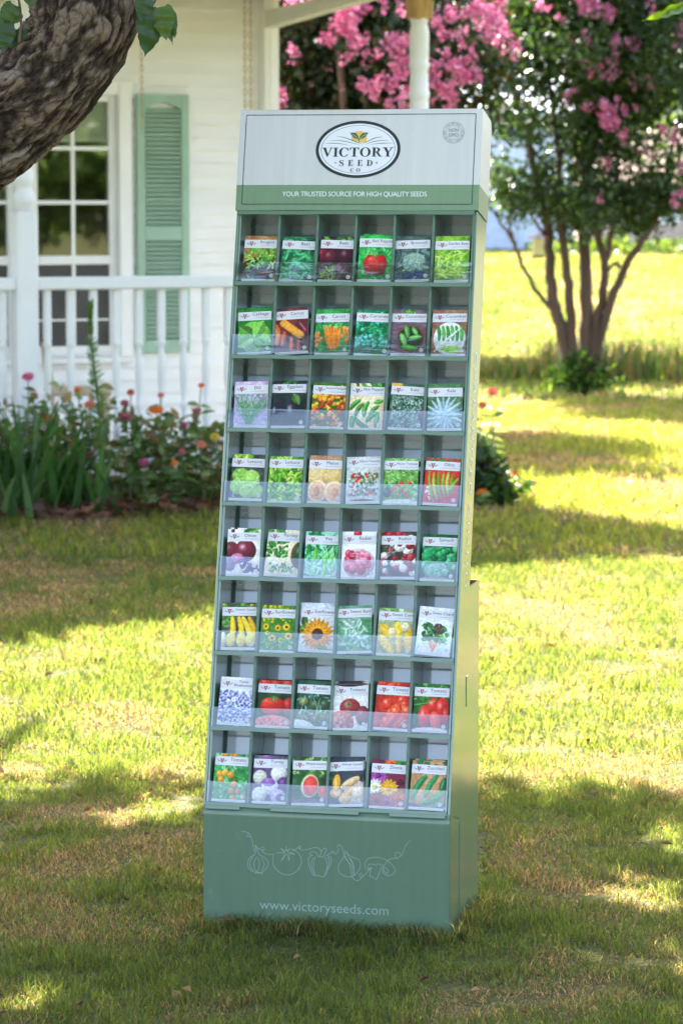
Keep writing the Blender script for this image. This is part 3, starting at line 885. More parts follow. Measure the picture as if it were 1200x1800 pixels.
def crape_myrtle_right():
    rng = np.random.default_rng(21)
    Y = 27.3
    o = empty('crape_myrtle', px_ground(1018, 692))
    tag(o, 'many stemmed crape myrtle with pink blossoms on the open lawn', 'tree')
    M0 = o.location.copy()
    mb = MB()
    P = [
        [(1003, 700, .085), (997, 640, .072), (985, 575, .066), (972, 530, .058), (966, 470, .050), (962, 400, .046), (945, 330, .040), (925, 240, .03), (900, 140, .02)],
        [(1010, 690, .06), (1004, 600, .05), (1000, 520, .046), (994, 450, .042), (985, 400, .040), (985, 330, .034), (975, 220, .026), (960, 100, .018)],
        [(1028, 700, .090), (1030, 620, .075), (1031, 540, .066), (1029, 470, .060), (1027, 400, .056), (1032, 320, .045), (1040, 220, .034), (1050, 90, .022)],
        [(1040, 680, .05), (1044, 600, .046), (1056, 530, .044), (1062, 470, .040), (1052, 420, .036), (1036, 360, .032), (1020, 280, .026), (1010, 160, .018)],
        [(1044, 640, .05), (1062, 560, .046), (1085, 500, .042), (1108, 450, .038), (1135, 415, .034), (1155, 375, .030), (1170, 310, .024), (1190, 220, .016)],
        [(1062, 470, .030), (1072, 420, .030), (1082, 370, .026), (1084, 310, .02), (1080, 200, .014)],
        [(975, 552, .026), (955, 528, .024), (935, 500, .021), (918, 465, .019), (905, 435, .018), (897, 415, .024), (885, 400, .013), (872, 382, .011), (861, 360, .008)],
        [(903, 428, .018), (896, 405, .012), (894, 370, .009)],
        [(962, 420, .022), (950, 405, .018), (935, 380, .014), (920, 355, .01), (900, 330, .008)],
        [(1135, 415, .02), (1128, 390, .016), (1130, 365, .012), (1140, 330, .01)],
        [(1155, 375, .02), (1180, 350, .016), (1215, 325, .012), (1250, 290, .01)],
        [(1090, 470, .02), (1082, 462, .018), (1066, 480, .014)],
    ]
    P = [[(x, y, r * .86) for x, y, r in pts] for pts in P]
    stems_from_px(mb, P, Y, rng)
    mb.v = [tuple(Vector(v) - M0) for v in mb.v]
    mb.build('trunk', M_TRUNK, o)
    # crown
    c = px_at(1050, 160, Y)
    lo = lambda x, y: 1.50 + .30 * math.sin(x * 5.3) * math.cos(y * 3.1) + (.18 if x < 1.45 else 0) + (.12 if x > 2.6 else 0)
    cl = clumps(rng, (c.x + .05, Y, c.z + .55), (1.30, 1.45, 1.75), 215, .22, .42, zmin=lo)
    # lower left skirt of foliage beside the display
    for (x, y, r) in ((880, 350, .17), (905, 335, .19), (925, 365, .15), (870, 300, .15), (1000, 345, .24), (1040, 375, .20), (1075, 350, .26), (1110, 370, .18), (1150, 350, .22), (1190, 330, .24), (1220, 350, .2), (940, 300, .22), (965, 360, .17), (1060, 385, .18), (1025, 395, .14), (1095, 390, .17), (985, 385, .15), (1130, 385, .13), (1170, 370, .17), (1010, 370, .22), (945, 345, .18), (1060, 350, .25), (1135, 340, .25), (900, 360, .13), (872, 325, .15),
                      (880, 60, .28), (870, 130, .24), (885, 190, .2), (905, 230, .22), (900, 20, .3), (930, 110, .3)):
        for _k in range(3):
            p = px_at(x + rng.normal() * 9, y + rng.normal() * 7, Y + rng.normal() * .4)
            cl.append((np.array(p), r * (.9 + .3 * rng.random())))
    pts = clump_points(rng, cl, 235)
    lf = leaf_mesh('crown', pts - np.array(M0), .050 + .028 * rng.random(len(pts)), .55, rng, DARK, M_LEAF, o, up=(0, 0, 1.1))
    # suckers round the foot of the trunk
    n = 520
    a = rng.random(n) * 2 * math.pi; rr = np.abs(rng.normal(size=n)) * .13 + .05
    zz = rng.random(n) ** 1.3 * .38 * (1 - np.clip(rr / .55, 0, .9))
    P2 = np.stack([rr * np.cos(a) * 1.2, rr * np.sin(a), zz + .02], 1)
    leaf_mesh('foliage', P2, .06 + .03 * rng.random(n), .5, rng, [(.05, .10, .02), (.07, .13, .025), (.035, .07, .018)], M_SHOOT, o, up=(0, 0, 1))
    for (x, y, r) in ((1003, 165, .095), (1040, 118, .13), (1028, 60, .08), (1075, 100, .11), (1072, 130, .10), (1085, 70, .11), (1045, 200, .14), (1075, 215, .15), (1098, 190, .10), (1100, 232, .08), (1140, 148, .08), (1120, 75, .09),
                      (1165, 225, .10), (1190, 240, .10), (1140, 272, .07), (1063, 290, .08), (1054, 348, .07), (1190, 355, .11), (1196, 60, .11), (1190, 85, .08), (1040, 12, .18), (1075, 25, .13), (1000, 70, .07), (1140, 20, .1), (1095, 240, .09), (1195, 295, .08),
                      (945, 10, .11), (985, 35, .08), (1110, 145, .07)):
        p = px_at(x, y, Y - .9 - .5 * rng.random())
        blossom('blossom', np.array(p - M0), r * .62, rng, o)
crape_myrtle_right()

def crape_myrtle_behind_porch():
    rng = np.random.default_rng(33)
    Y = 23.4
    o = empty('crape_myrtle', (.15, Y, 0))
    tag(o, 'shade-darkened crape myrtle full of pink blossom behind the porch post', 'tree')
    M0 = np.array(o.location)
    mb = MB()
    for k in range(7):
        a = k * .9; r = .18
        pts = []
        for i in range(9):
            t = i / 8
            pts.append((math.cos(a) * (r + t * t * .9), math.sin(a) * (r + t * t * .8), t * 3.3))
        mb.tube(pts, [.06 * (1 - .7 * i / 8) for i in range(9)], 8)
    mb.build('trunk', M_TRUNK, o)
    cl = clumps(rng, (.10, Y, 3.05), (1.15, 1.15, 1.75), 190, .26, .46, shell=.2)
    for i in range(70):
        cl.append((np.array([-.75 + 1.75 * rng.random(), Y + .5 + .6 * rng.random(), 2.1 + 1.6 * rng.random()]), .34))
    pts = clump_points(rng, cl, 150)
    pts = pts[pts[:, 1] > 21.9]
    leaf_mesh('crown', pts - M0, .055 + .03 * rng.random(len(pts)), .58, rng, SHADE_GREENS, M_LEAF, o, up=(0, 0, 1))
    for (x, y, r) in ((620, 35, .16), (605, 60, .17), (640, 75, .10), (615, 20, .12), (575, 25, .10), (510, 92, .085), (518, 100, .06), (490, 175, .09), (610, 102, .10), (660, 150, .13), (635, 148, .08), (668, 135, .06), (690, 75, .13), (702, 95, .14),
                      (715, 70, .10), (705, 145, .13), (712, 165, .13), (695, 180, .09), (600, 158, .04), (545, 145, .03), (510, 0, .12), (545, 3, .10), (670, 5, .09), (700, 3, .09), (578, 120, .04), (640, 110, .06), (720, 10, .1),
                      (790, 60, .13), (800, 112, .14), (825, 90, .10), (815, 130, .13), (835, 30, .16), (855, 25, .13), (780, 150, .12), (790, 175, .12), (760, 130, .10), (850, 55, .11), (840, 120, .09), (870, 20, .12), (880, 60, .11), (893, 75, .09), (800, 20, .11), (770, 35, .09), (765, 175, .09), (905, 85, .08), (870, 40, .1)):
        p = px_at(x, y, Y - 1.35 - .4 * rng.random())
        blossom('blossom', np.array(p) - M0, r * .66, rng, o)
crape_myrtle_behind_porch()

def big_tree(name, x, y, tr, c, rad, n, per, cols, seed, label, leaf=.11, z0=0.0, keep=None):
    rng = np.random.default_rng(seed)
    o = empty(name, (x, y, z0))
    tag(o, label, 'tree')
    mb = MB()
    top = np.array(c) - np.array([x, y, z0])
    mb.tube([(0, 0, -.1), (.03, .02, top[2] * .3), (top[0] * .3, top[1] * .3, top[2] * .6), (top[0], top[1], top[2])], [tr * 1.25, tr, tr * .8, tr * .3], 12)
    for k in range(7):
        a = k * 2.4 + seed
        e = top + np.array([math.cos(a) * rad[0] * .7, math.sin(a) * rad[1] * .7, (rng.random() - .3) * rad[2]])
        s0 = np.array([top[0] * .3, top[1] * .3, top[2] * (.45 + .05 * k)])
        m_ = s0 * .5 + e * .5 + np.array([0, 0, .3])
        mb.tube([tuple(s0), tuple(m_), tuple(e)], [tr * .45, tr * .28, tr * .08], 7)
    mb.build('trunk', M_TRUNK, o)
    cl = clumps(rng, c, rad, n, rad[0] * .16, rad[0] * .3)
    pts = clump_points(rng, cl, per)
    if keep is not None:
        pts = pts[keep(pts)]
    leaf_mesh('crown', pts - np.array([x, y, z0]), leaf * (.7 + .6 * rng.random(len(pts))), .7, rng, cols, M_BIGLEAF, o, up=(0, 0, .8))
    return o
MID = [(.050, .095, .022), (.070, .120, .028), (.038, .070, .018), (.090, .140, .032)]
big_tree('shade_tree', .4, 36.5, .22, (.7, 35.5, 6.3), (1.8, 3.4, 1.5), 60, 120, MID, 5, 'tall leafy tree standing behind the house and shading the far lawn', .13, float(gz(36.5)))
big_tree('shade_tree', 4.8, 39, .22, (3.9, 37.0, 6.6), (2.3, 3.2, 1.6), 60, 110, MID, 15, 'tall tree beside the far lawn to the right of the crape myrtle', .13, float(gz(39)), keep=lambda p: p[:, 2] > 4.6)
big_tree('lawn_tree', 9.5, 11.5, .28, (9.3, 11.0, 3.5), (3.0, 3.0, 2.9), 80, 110, MID, 6, 'green tree mirrored in the house window', .16)
big_tree('lawn_tree', 15.5, 6.0, .3, (15.5, 6.0, 3.4), (3.4, 3.4, 3.0), 60, 100, MID, 7, 'second green tree mirrored in the house window', .18)
big_tree('lawn_tree', 7.5, -9, .35, (7.5, -9, 5), (3.4, 3.4, 3.2), 60, 90, MID, 8, 'green tree standing behind the photographer', .2)

# ------------------------------------------------------------------ the shade tree over the foreground
def leaf_shape(L, W, rng, curl=.25, nseg=14):
    """heart shaped, toothed mulberry leaf in local coordinates: base at origin, tip along -z, face towards -y"""
    V = []; F = []
    cols = [-1, -.5, 0, .5, 1]
    for i in range(nseg + 1):
        t = i / nseg
        prof = math.sin(math.pi * min(1, (t * .92 + .08)) ** .72) ** .8 * (1 - .25 * t)
        if t > .86: prof *= (1 - t) / .14 * .85 + .15 * (1 - t) / .14
        wv = W * .5 * max(prof, 0.0)
        tooth = 1.0 + (.07 if i % 2 else -.03)
        for c in cols:
            ww = wv * c * (tooth if abs(c) == 1 else 1)
            dz = -L * t + (.06 * L if abs(c) == 1 and t < .2 else 0)
            dy = curl * (abs(c) ** 1.5) * wv + curl * L * .5 * t * t + .02 * L * math.sin(t * 18 + c)
            V.append((ww, dy, dz))
    for i in range(nseg):
        for k in range(4):
            a = i * 5 + k
            F.append((a, a + 1, a + 6, a + 5))
    return np.array(V), np.array(F)

def hanging_leaf(pbase, ptip, W, face, rng, curl=.25):
    b = np.array(pbase); t = np.array(ptip)
    d = t - b; L = np.linalg.norm(d); d /= L
    f = np.array(face, float); f -= d * f.dot(d); f /= np.linalg.norm(f)
    x = np.cross(d, f)
    V, F = leaf_shape(L, W, rng, curl)
    return b + V[:, :1] * x + V[:, 1:2] * (-f) + V[:, 2:3] * (-d), F

def shade_mask(x, y):
    """wanted leaf shade at lawn point (x, y); crown leaves are placed to cast it"""
    e = 8.95 + .42 * (fbm(x * 1.3 + 7, y * .4 + 3, 41, 3) - .5) * 2
    s = np.clip((e - y) / .55, 0, 1)
    # second lobe, added to shade the lawn left of the display, short of the bed
    edge = 12.2 + 1.06 * (x + .80)
    l = np.clip((y - edge + .12 + .25 * (fbm(x * 3, y * 3, 9, 2) - .5)) / .25, 0, 1) * np.clip((14.6 - y) / .8, 0, 1) * np.clip((-.42 - x + .25 * (fbm(x * 4, y * 4, 19, 2) - .5)) / .10, 0, 1)
    s = np.maximum(s, l)
    # gaps left in the crown where sun flecks should fall
    for (px, py, r) in ((85, 1752, .045), (1135, 1578, .085), (1180, 1482, .06), (300, 1415, .07), (215, 1440, .05), (1195, 1690, .06), (1000, 1400, .06), (40, 1395, .06), (440, 1460, .1)):
        g = px_ground(px, py)
        d = np.sqrt((x - g.x) ** 2 + ((y - g.y) / 1.9) ** 2)
        s = np.minimum(s, np.clip((d - r) / .09, 0, 1))
    return s

def overhead_tree():
    rng = np.random.default_rng(77)
    o = empty('mulberry_tree', (-2.5, 7.4, 0))
    tag(o, 'old rough barked tree whose heavy limb leans in over the lawn', 'tree')
    M0 = Vector((-2.5, 7.4, 0))
    # limb: swept tube with ridged bark
    Y = 7.0
    path = [Vector((-2.5, 7.4, -.1)), Vector((-2.42, 7.35, .7)), Vector((-2.1, 7.2, 1.25))]
    rad = [.30, .24, .19]
    for x, y, r in ((-190, 330, .150), (-120, 292, .140), (-45, 243, .134), (25, 192, .128), (88, 140, .122), (133, 80, .120), (153, 12, .122), (160, -60, .118), (166, -135, .114), (174, -220, .110)):
        path.append(px_at(x, y, Y)); rad.append(r)
    path += [Vector((-.45, 7.3, 2.62)), Vector((-.15, 8.0, 3.3)), Vector((.1, 9.2, 3.9))]
    rad += [.10, .075, .04]
    # resample
    Q = []; RR = []
    Ln = len(path)
    for i in range(Ln - 1):
        p0 = path[max(i - 1, 0)]; p1 = path[i]; p2 = path[i + 1]; p3 = path[min(i + 2, Ln - 1)]
        k = max(3, int((p2 - p1).length / .0045)) if 3 <= i <= 11 else max(3, int((p2 - p1).length / .05))
        for j in range(k):
            t = j / k
            Q.append(.5 * ((2 * p1) + (p2 - p0) * t + (2 * p0 - 5 * p1 + 4 * p2 - p3) * t * t + (3 * p1 - p0 - 3 * p2 + p3) * t ** 3)); RR.append(rad[i] + (rad[i + 1] - rad[i]) * t)
    Q.append(path[-1]); RR.append(rad[-1])
    n = 220
    Qa = np.array([tuple(q) for q in Q]); RR = np.array(RR)
    Lc = np.concatenate([[0], np.cumsum(np.linalg.norm(np.diff(Qa, axis=0), axis=1))])
    T = np.gradient(Qa, axis=0); T /= np.linalg.norm(T, axis=1, keepdims=True)
    A = np.zeros_like(Qa); ref = np.array([0, 1.0, 0])
    for i in range(len(Qa)):
        a = ref - T[i] * ref.dot(T[i]); a /= np.linalg.norm(a); A[i] = a; ref = a
    B = np.cross(T, A)
    th = np.linspace(0, 2 * math.pi, n, endpoint=False)
    TH, LL = np.meshgrid(th, Lc)
    # periodic noise: go round on a circle via two shifted samples
    def pn(fa, fl, seed, octv=4):
        u = TH / (2 * math.pi)
        a = fbm(u * fa + 3, LL * fl, seed, octv); b = fbm((u - 1) * fa + 3, LL * fl, seed, octv)
        wgt = np.clip((u - .8) / .2, 0, 1)
        return a * (1 - wgt) + b * wgt
    warp = (pn(7, 7, 3, 3) - .5)
    u = TH / (2 * math.pi)
    TH0 = TH
    TH = TH0 + warp * .9
    r1 = pn(26, 13, 5, 3)
    ridge = 1 - np.abs(r1 * 2 - 1)
    r2 = pn(60, 26, 8, 3)
    ridge2 = 1 - np.abs(r2 * 2 - 1)
    plate = np.clip((.86 - ridge) / .22, 0, 1) * .62 + np.clip((.9 - ridge2) / .3, 0, 1) * .38
    fine = pn(110, 80, 12, 3)
    TH = TH0
    lump = (pn(5, 3.2, 31, 2) - .5)
    h = plate * .012 + fine * .004 + lump * .030
    # knots
    for (kt, kl, ks, kh) in ((4.5, 1.95, .10, .030), (4.1, 2.22, .07, .026), (5.2, 2.5, .07, .022)):
        dd = np.sqrt(((((TH - kt + math.pi) % (2 * math.pi)) - math.pi) * .125) ** 2 + (LL - kl) ** 2)
        h = h + kh * np.exp(-(dd / ks) ** 2) - .5 * kh * np.exp(-(dd / (ks * .35)) ** 2)
    rr = RR[:, None] - .012 + h
    V = Qa[:, None] + (A[:, None] * np.cos(TH0)[..., None] + B[:, None] * np.sin(TH0)[..., None]) * rr[..., None]
    m = len(Qa)
    i = np.arange(m - 1)[:, None] * n; k = np.arange(n)[None]; k2 = (k + 1) % n
    F = np.stack([i + k, i + k2, i + n + k2, i + n + k], -1).reshape(-1, 4)
    lich = np.clip((pn(11, 9, 55, 3) - .66) / .04, 0, 1) * np.clip(plate * 1.5 - .3, 0, 1) * (.35 + .65 * fine)
    col = np.stack([np.clip(plate * .75 + fine * .4 - .1, 0, 1), lich * .5, np.zeros_like(lich)], -1).reshape(-1, 3)
    tm = np_mesh('trunk', V.reshape(-1, 3) - np.array(M0), F, M_BARK, col=col, smooth=True)
    ul = tm.uv_layers.new(name='bark')
    uu = np.stack([np.broadcast_to(k, (m - 1, n)), np.broadcast_to(k + 1, (m - 1, n)), np.broadcast_to(k + 1, (m - 1, n)), np.broadcast_to(k, (m - 1, n))], -1) / n * .80
    vv = np.stack([np.broadcast_to(Lc[:-1, None], (m - 1, n))] * 2 + [np.broadcast_to(Lc[1:, None], (m - 1, n))] * 2, -1)
    ul.data.foreach_set('uv', np.stack([uu, vv], -1).astype(np.float32).ravel())
    link('trunk', tm, o)
    # other limbs carrying the crown, above the picture
    mb = MB()
    for e in ((-1.9, 10.5, 4.3), (-.3, 11.0, 4.5), (-2.6, 3.2, 3.9), (-.9, 6.0, 4.2), (-2.3, 14.5, 5.0), (.9, 9.8, 4.6)):
        e = Vector(e) - M0
        mb.tube([(.08, -.05, .9), (e.x * .35 - .25, e.y * .4, 2.9), tuple(e * .7 + Vector((0, 0, .95))), tuple(e)], [.17, .11, .07, .025], 9)
    # thin twigs that carry the leaves seen against the house
    def pv(x, y, Y=6.93): return tuple(px_at(x, y, Y) - M0)
    mb.tube([pv(225, 70, 6.98), pv(238, 52), pv(255, 42), pv(262, 20), pv(276, -4), pv(284, -30)], [.0035, .003, .003, .0028, .0026, .0026], 6)
    mb.tube([pv(34, 75, 6.9), pv(38, 45), pv(36, 15), pv(30, -20)], [.0036, .003, .003, .003], 6)
    mb.tube([pv(265, 12), pv(283, 16), pv(297, 20)], [.0018, .0015, .0012], 5)
    mb.build('limb', M_TRUNK, o)
    # crown
    N = 23000
    P = []
    zs = []
    tot = 0
    cc = [(rng.random() * 5.2 - 2.6, 3.6 + rng.random() * 11.2, 3.5 + 1.7 * rng.random()) for _ in range(420)]
    k = .966
    while tot < N:
        gx = rng.random(4000) * 4.6 - 2.5; gy = 4.0 + rng.random(4000) * 10.8
        ok = rng.random(4000) < shade_mask(gx, gy) ** 1.6 * np.where(gy > 9.6, .9, 1.0)
        gx, gy = gx[ok], gy[ok]
        z = 3.5 + 1.7 * (fbm(gx * .9, gy * .9, 61, 2)) + .35 * rng.normal(size=len(gx))
        z = np.clip(z, 3.05, 5.6)
        x = gx - .278 * k * z; y = gy + .961 * k * z
        ok = z > 1.9 + .0665 * y + .0
        P.append(np.stack([x, y, z], 1)[ok]); tot += int(ok.sum())
    P = np.concatenate(P)
    # unseen crown lobe over the photographer, added to darken reflections in the upper pockets
    n2 = 5200
    v = rng.normal(size=(n2, 3)); v /= np.linalg.norm(v, axis=1, keepdims=True)
    P2 = np.array([-2.0, 2.6, 4.5]) + v * np.array([2.4, 2.6, 1.0]) * (rng.random((n2, 1)) ** .4)
    P = np.concatenate([P, P2])
    leaf_mesh('crown', P - np.array(M0), .105 + .05 * rng.random(len(P)), .78, rng, [(.06, .12, .022), (.08, .15, .028), (.05, .095, .02), (.10, .17, .03)], M_BIGLEAF, o, up=(0, 0, 1.2))
    # the single leaves one can see
    LV = [
        ((256, -8), (248, 40), 34, (0, -1, -.1), .3, (.030, .075, .018)),
        ((272, 13), (257, 99), 56, (.35, -1, .25), .22, (.022, .062, .016)),
        ((283, 12), (291, 71), 46, (-.3, -1, .1), .2, (.060, .115, .012)),
        ((294, 18), (312, 74), 26, (.9, -1, .4), .5, (.030, .080, .035)),
        ((300, 22), (303, 66), 20, (-.5, -1, .3), .5, (.040, .095, .04)),
        ((27, 52), (36, 98), 46, (-.2, -1, .2), .2, (.022, .062, .012)),
        ((8, 40), (6, 92), 44, (.2, -1, .2), .2, (.024, .060, .013)),
        ((26, 8), (2, 48), 36, (.2, -1, .1), .25, (.035, .08, .014)),
        ((34, 22), (12, 42), 26, (.1, -1, .5), .25, (.050, .10, .014)),
        ((52, -12), (58, 12), 26, (.1, -1, .1), .25, (.045, .09, .014)),
    ]
    for (b, t, wpx, face, curl, colr) in LV:
        Yl = 6.90 + .04 * rng.random()
        pb = px_at(*b, Yl); pt = px_at(*t, Yl - .01)
        V, F = hanging_leaf(pb, pt, wpx / FPX * Yl, face, rng, curl)
        vein = np.ones(len(F)); 
        c = np.array(colr)[None] * (.85 + .3 * rng.random((len(F), 1)))
        link('leaf', np_mesh('leaf', V - np.array(M0), F, M_BIGLEAF, col=c, smooth=True), o)
    # leaves at the other side of the picture, backlight painted into their bright colour
    for (b, t, wpx, face, colr) in (((1206, 8), (1132, 42), 24, (.2, -1, -.9), (.14, .22, .02)), ((1210, 6), (1160, 26), 26, (-.1, -1, 1.6), (.10, .19, .04))):
        V, F = hanging_leaf(px_at(*b, 11.0), px_at(*t, 10.9), wpx / FPX * 11.0, face, rng, .2)
        link('leaf', np_mesh('leaf', V - np.array(M0), F, M_BIGLEAF, col=np.repeat(np.array(colr)[None], len(F), 0), smooth=True), o)
overhead_tree()

# bird feeder hanging on the thin left stem of the crape myrtle
def feeder():
    Y = 27.15
    p = px_at(945, 453, Y)
    o = empty('bird_feeder', p)
    tag(o, 'small cream bird feeder with a flat reddish roof below the crape myrtle', 'bird feeder')
    b = MB(); b.cbox(-.045, .045, -.045, .045, .02, .165, .006); b.build('body', M_FEEDER, o)
    b = MB(); b.cbox(-.055, .055, -.055, .055, 0, .02, .004); b.build('tray', M_TRUNK, o)
    b = MB(); b.prism([(-.085, .165), (0, .195), (.085, .165), (.085, .175), (0, .207), (-.085, .175)], -.075, .075, lambda a, c, d: (a, d, c)); b.build('roof', M_FEEDROOF, o)
    b = MB(); b.tube([(0, 0, .2), (.02, .05, .55), (.03, .1, .95)], .002, 5); b.build('hanging_wire', M_CHAIN, o)
feeder()

# ================================================================== FLOWER BED
def bed_pt(x, y, z=0.0):
    """house local (x, y) to world"""
    c, s = math.cos(PHI), math.sin(PHI)
    return np.stack([HC.x + c * x - s * y, HC.y + s * x + c * y, np.broadcast_to(z, np.shape(x))], -1)

def mulch():
    rng = np.random.default_rng(3)
    nx, ny = 120, 16
    X, Yl = np.meshgrid(np.linspace(-6, .35, nx), np.linspace(-2.86, -2.10, ny))
    v = (Yl + 2.86) / .76
    Z = .085 * np.sin(np.clip(v, 0, 1) * math.pi) ** .5 * (1 - .5 * np.clip((X - .0) / .35, 0, 1)) + .03 * (fbm(X * 14, Yl * 14, 4) - .5) - .012
    Yl = Yl + .10 * (fbm(X * 2.2, Yl * 0, 8) - .5) * (1 - v)
    P = bed_pt(X.ravel(), Yl.ravel(), Z.ravel())
    i = np.arange(ny - 1)[:, None] * nx + np.arange(nx - 1)[None]
    F = np.stack([i, i + 1, i + nx + 1, i + nx], -1).reshape(-1, 4)
    o = link('flower_bed_soil', np_mesh('flower_bed_soil', P, F, M_MULCH, smooth=True)); tag(o, kind='structure')
    n = 2600
    x = rng.random(n) * 6.2 - 5.9; y = -2.84 + np.abs(rng.normal(size=n)) * .16
    Pc = bed_pt(x, y, .02 + .06 * rng.random(n))
    d = rng.normal(size=(n, 3)); d[:, 2] *= .25
    V, F = leaf_cards(Pc, .05 + .07 * rng.random(n), .3, rng, dirs=d, fold=.1)
    col = np.asarray([(.20, .075, .045), (.13, .055, .035), (.26, .12, .07), (.09, .05, .035)])[rng.integers(0, 4, n)]
    o = link('bark_mulch', np_mesh('bark_mulch', V, F, M_PLANT, col=np.repeat(col, 6, 0))); tag(o, 'reddish bark mulch along the front of the flower bed', 'mulch', kind='stuff')
mulch()

def strap_leaves(rng, base, n, L0, L1, wd, spread, cols):
    """sword shaped leaves as folded strips"""
    VV = []; FF = []; CC = []
    seg = 7
    for _ in range(n):
        a = rng.random() * 2 * math.pi; L = L0 + (L1 - L0) * rng.random()
        lean = spread * (.25 + rng.random()); bend = .15 + .5 * rng.random()
        b = np.array(base) + np.array([rng.normal() * .07, rng.normal() * .05, 0])
        dirh = np.array([math.cos(a), math.sin(a) * .7, 0]); side = np.array([-math.sin(a), math.cos(a), 0])
        side = side * .8 + np.array([.5, 0, 0]); side /= np.linalg.norm(side)
        k0 = len(VV)
        for i in range(seg + 1):
            t = i / seg
            p = b + dirh * L * (lean * t + bend * lean * t ** 3) + np.array([0, 0, L * (t - .28 * bend * lean * 2 * t ** 3)])
            w_ = wd * (1 - t ** 2.2) * .5 + .0008
            VV += [p - side * w_, p + side * w_]
        FF += [(k0 + 2 * i, k0 + 2 * i + 1, k0 + 2 * i + 3, k0 + 2 * i + 2) for i in range(seg)]
        c = np.asarray(cols[rng.integers(0, len(cols))]) * (.75 + .5 * rng.random())
        CC += [c] * seg
    return np.array(VV), np.array(FF), np.array(CC)

IRIS = [(.05, .14, .03), (.085, .19, .045), (.04, .10, .028), (.12, .21, .08)]
def iris(px, py, Y, n, L0, L1, seed, label):
    rng = np.random.default_rng(seed)
    p = px_ground(px, py); b = np.array([(px - 600) / FPX * Y, Y, .03])
    o_loc = b.copy()
    V, F, Cc = strap_leaves(rng, (0, 0, 0), n, L0, L1, .042, .42, IRIS)
    o = link('iris_clump', np_mesh('iris_clump', V, F, M_PLANT, col=Cc)); o.location = o_loc
    tag(o, label, 'iris', 'sword leaved iris clumps in the flower bed')
iris(-5, 900, 16.4, 26, .38, .62, 1, 'tall iris clump cut by the picture edge below the railing')
iris(48, 900, 16.3, 30, .40, .68, 2, 'tall iris clump of upright sword leaves in front of the white porch post')
iris(95, 900, 16.45, 24, .36, .60, 3, 'iris clump fanning out beside the tall feathery stem')
iris(150, 905, 16.35, 16, .25, .46, 4, 'short bent iris clump low at the mulch under the orange blooms')
iris(18, 915, 16.1, 10, .18, .34, 5, 'small drooping iris clump at the front edge of the mulch')

BED = [(.12, .21, .06), (.16, .25, .075), (.08, .14, .045), (.22, .27, .11), (.28, .25, .13), (.30, .20, .11)]
def bed_fill():
    rng = np.random.default_rng(11)
    n = 3300
    x = -4.6 + 4.75 * rng.random(n); y = -2.66 + .42 * rng.random(n)
    top = .20 + .56 * fbm(x * 3.0, y * 3, 7, 3) + .10 * (fbm(x * 8, y * 8, 17, 2) - .5)
    top = top * np.clip((.22 - x) / .35, .25, 1)
    z = .04 + top * rng.random(n) ** .75
    P = bed_pt(x, y, z)
    o = leaf_mesh('flower_bed_foliage', P, .05 + .055 * rng.random(n), .5, rng, BED, M_PLANT, up=(0, 0, .9))
    tag(o, 'mixed low leaves filling the flower bed under the zinnias', 'foliage', kind='stuff')
    n = 420
    x = -4.6 + 4.8 * rng.random(n); y = -2.8 + .3 * rng.random(n)
    V, F, Cc = [], [], []
    k0 = 0
    for i in range(n):
        b = bed_pt(np.array(x[i]), np.array(y[i]), np.array(.02))
        v, f, c = strap_leaves(rng, b, 1, .08, .24, .008, .5, [(.07, .12, .03), (.16, .15, .06)])
        V.append(v); F.append(f + k0); Cc.append(c); k0 += len(v)
    o = link('bed_weeds', np_mesh('bed_weeds', np.concatenate(V), np.concatenate(F), M_PLANT, col=np.concatenate(Cc)))
    tag(o, 'thin grassy weeds growing out of the mulch edge', 'weeds', kind='stuff')
bed_fill()

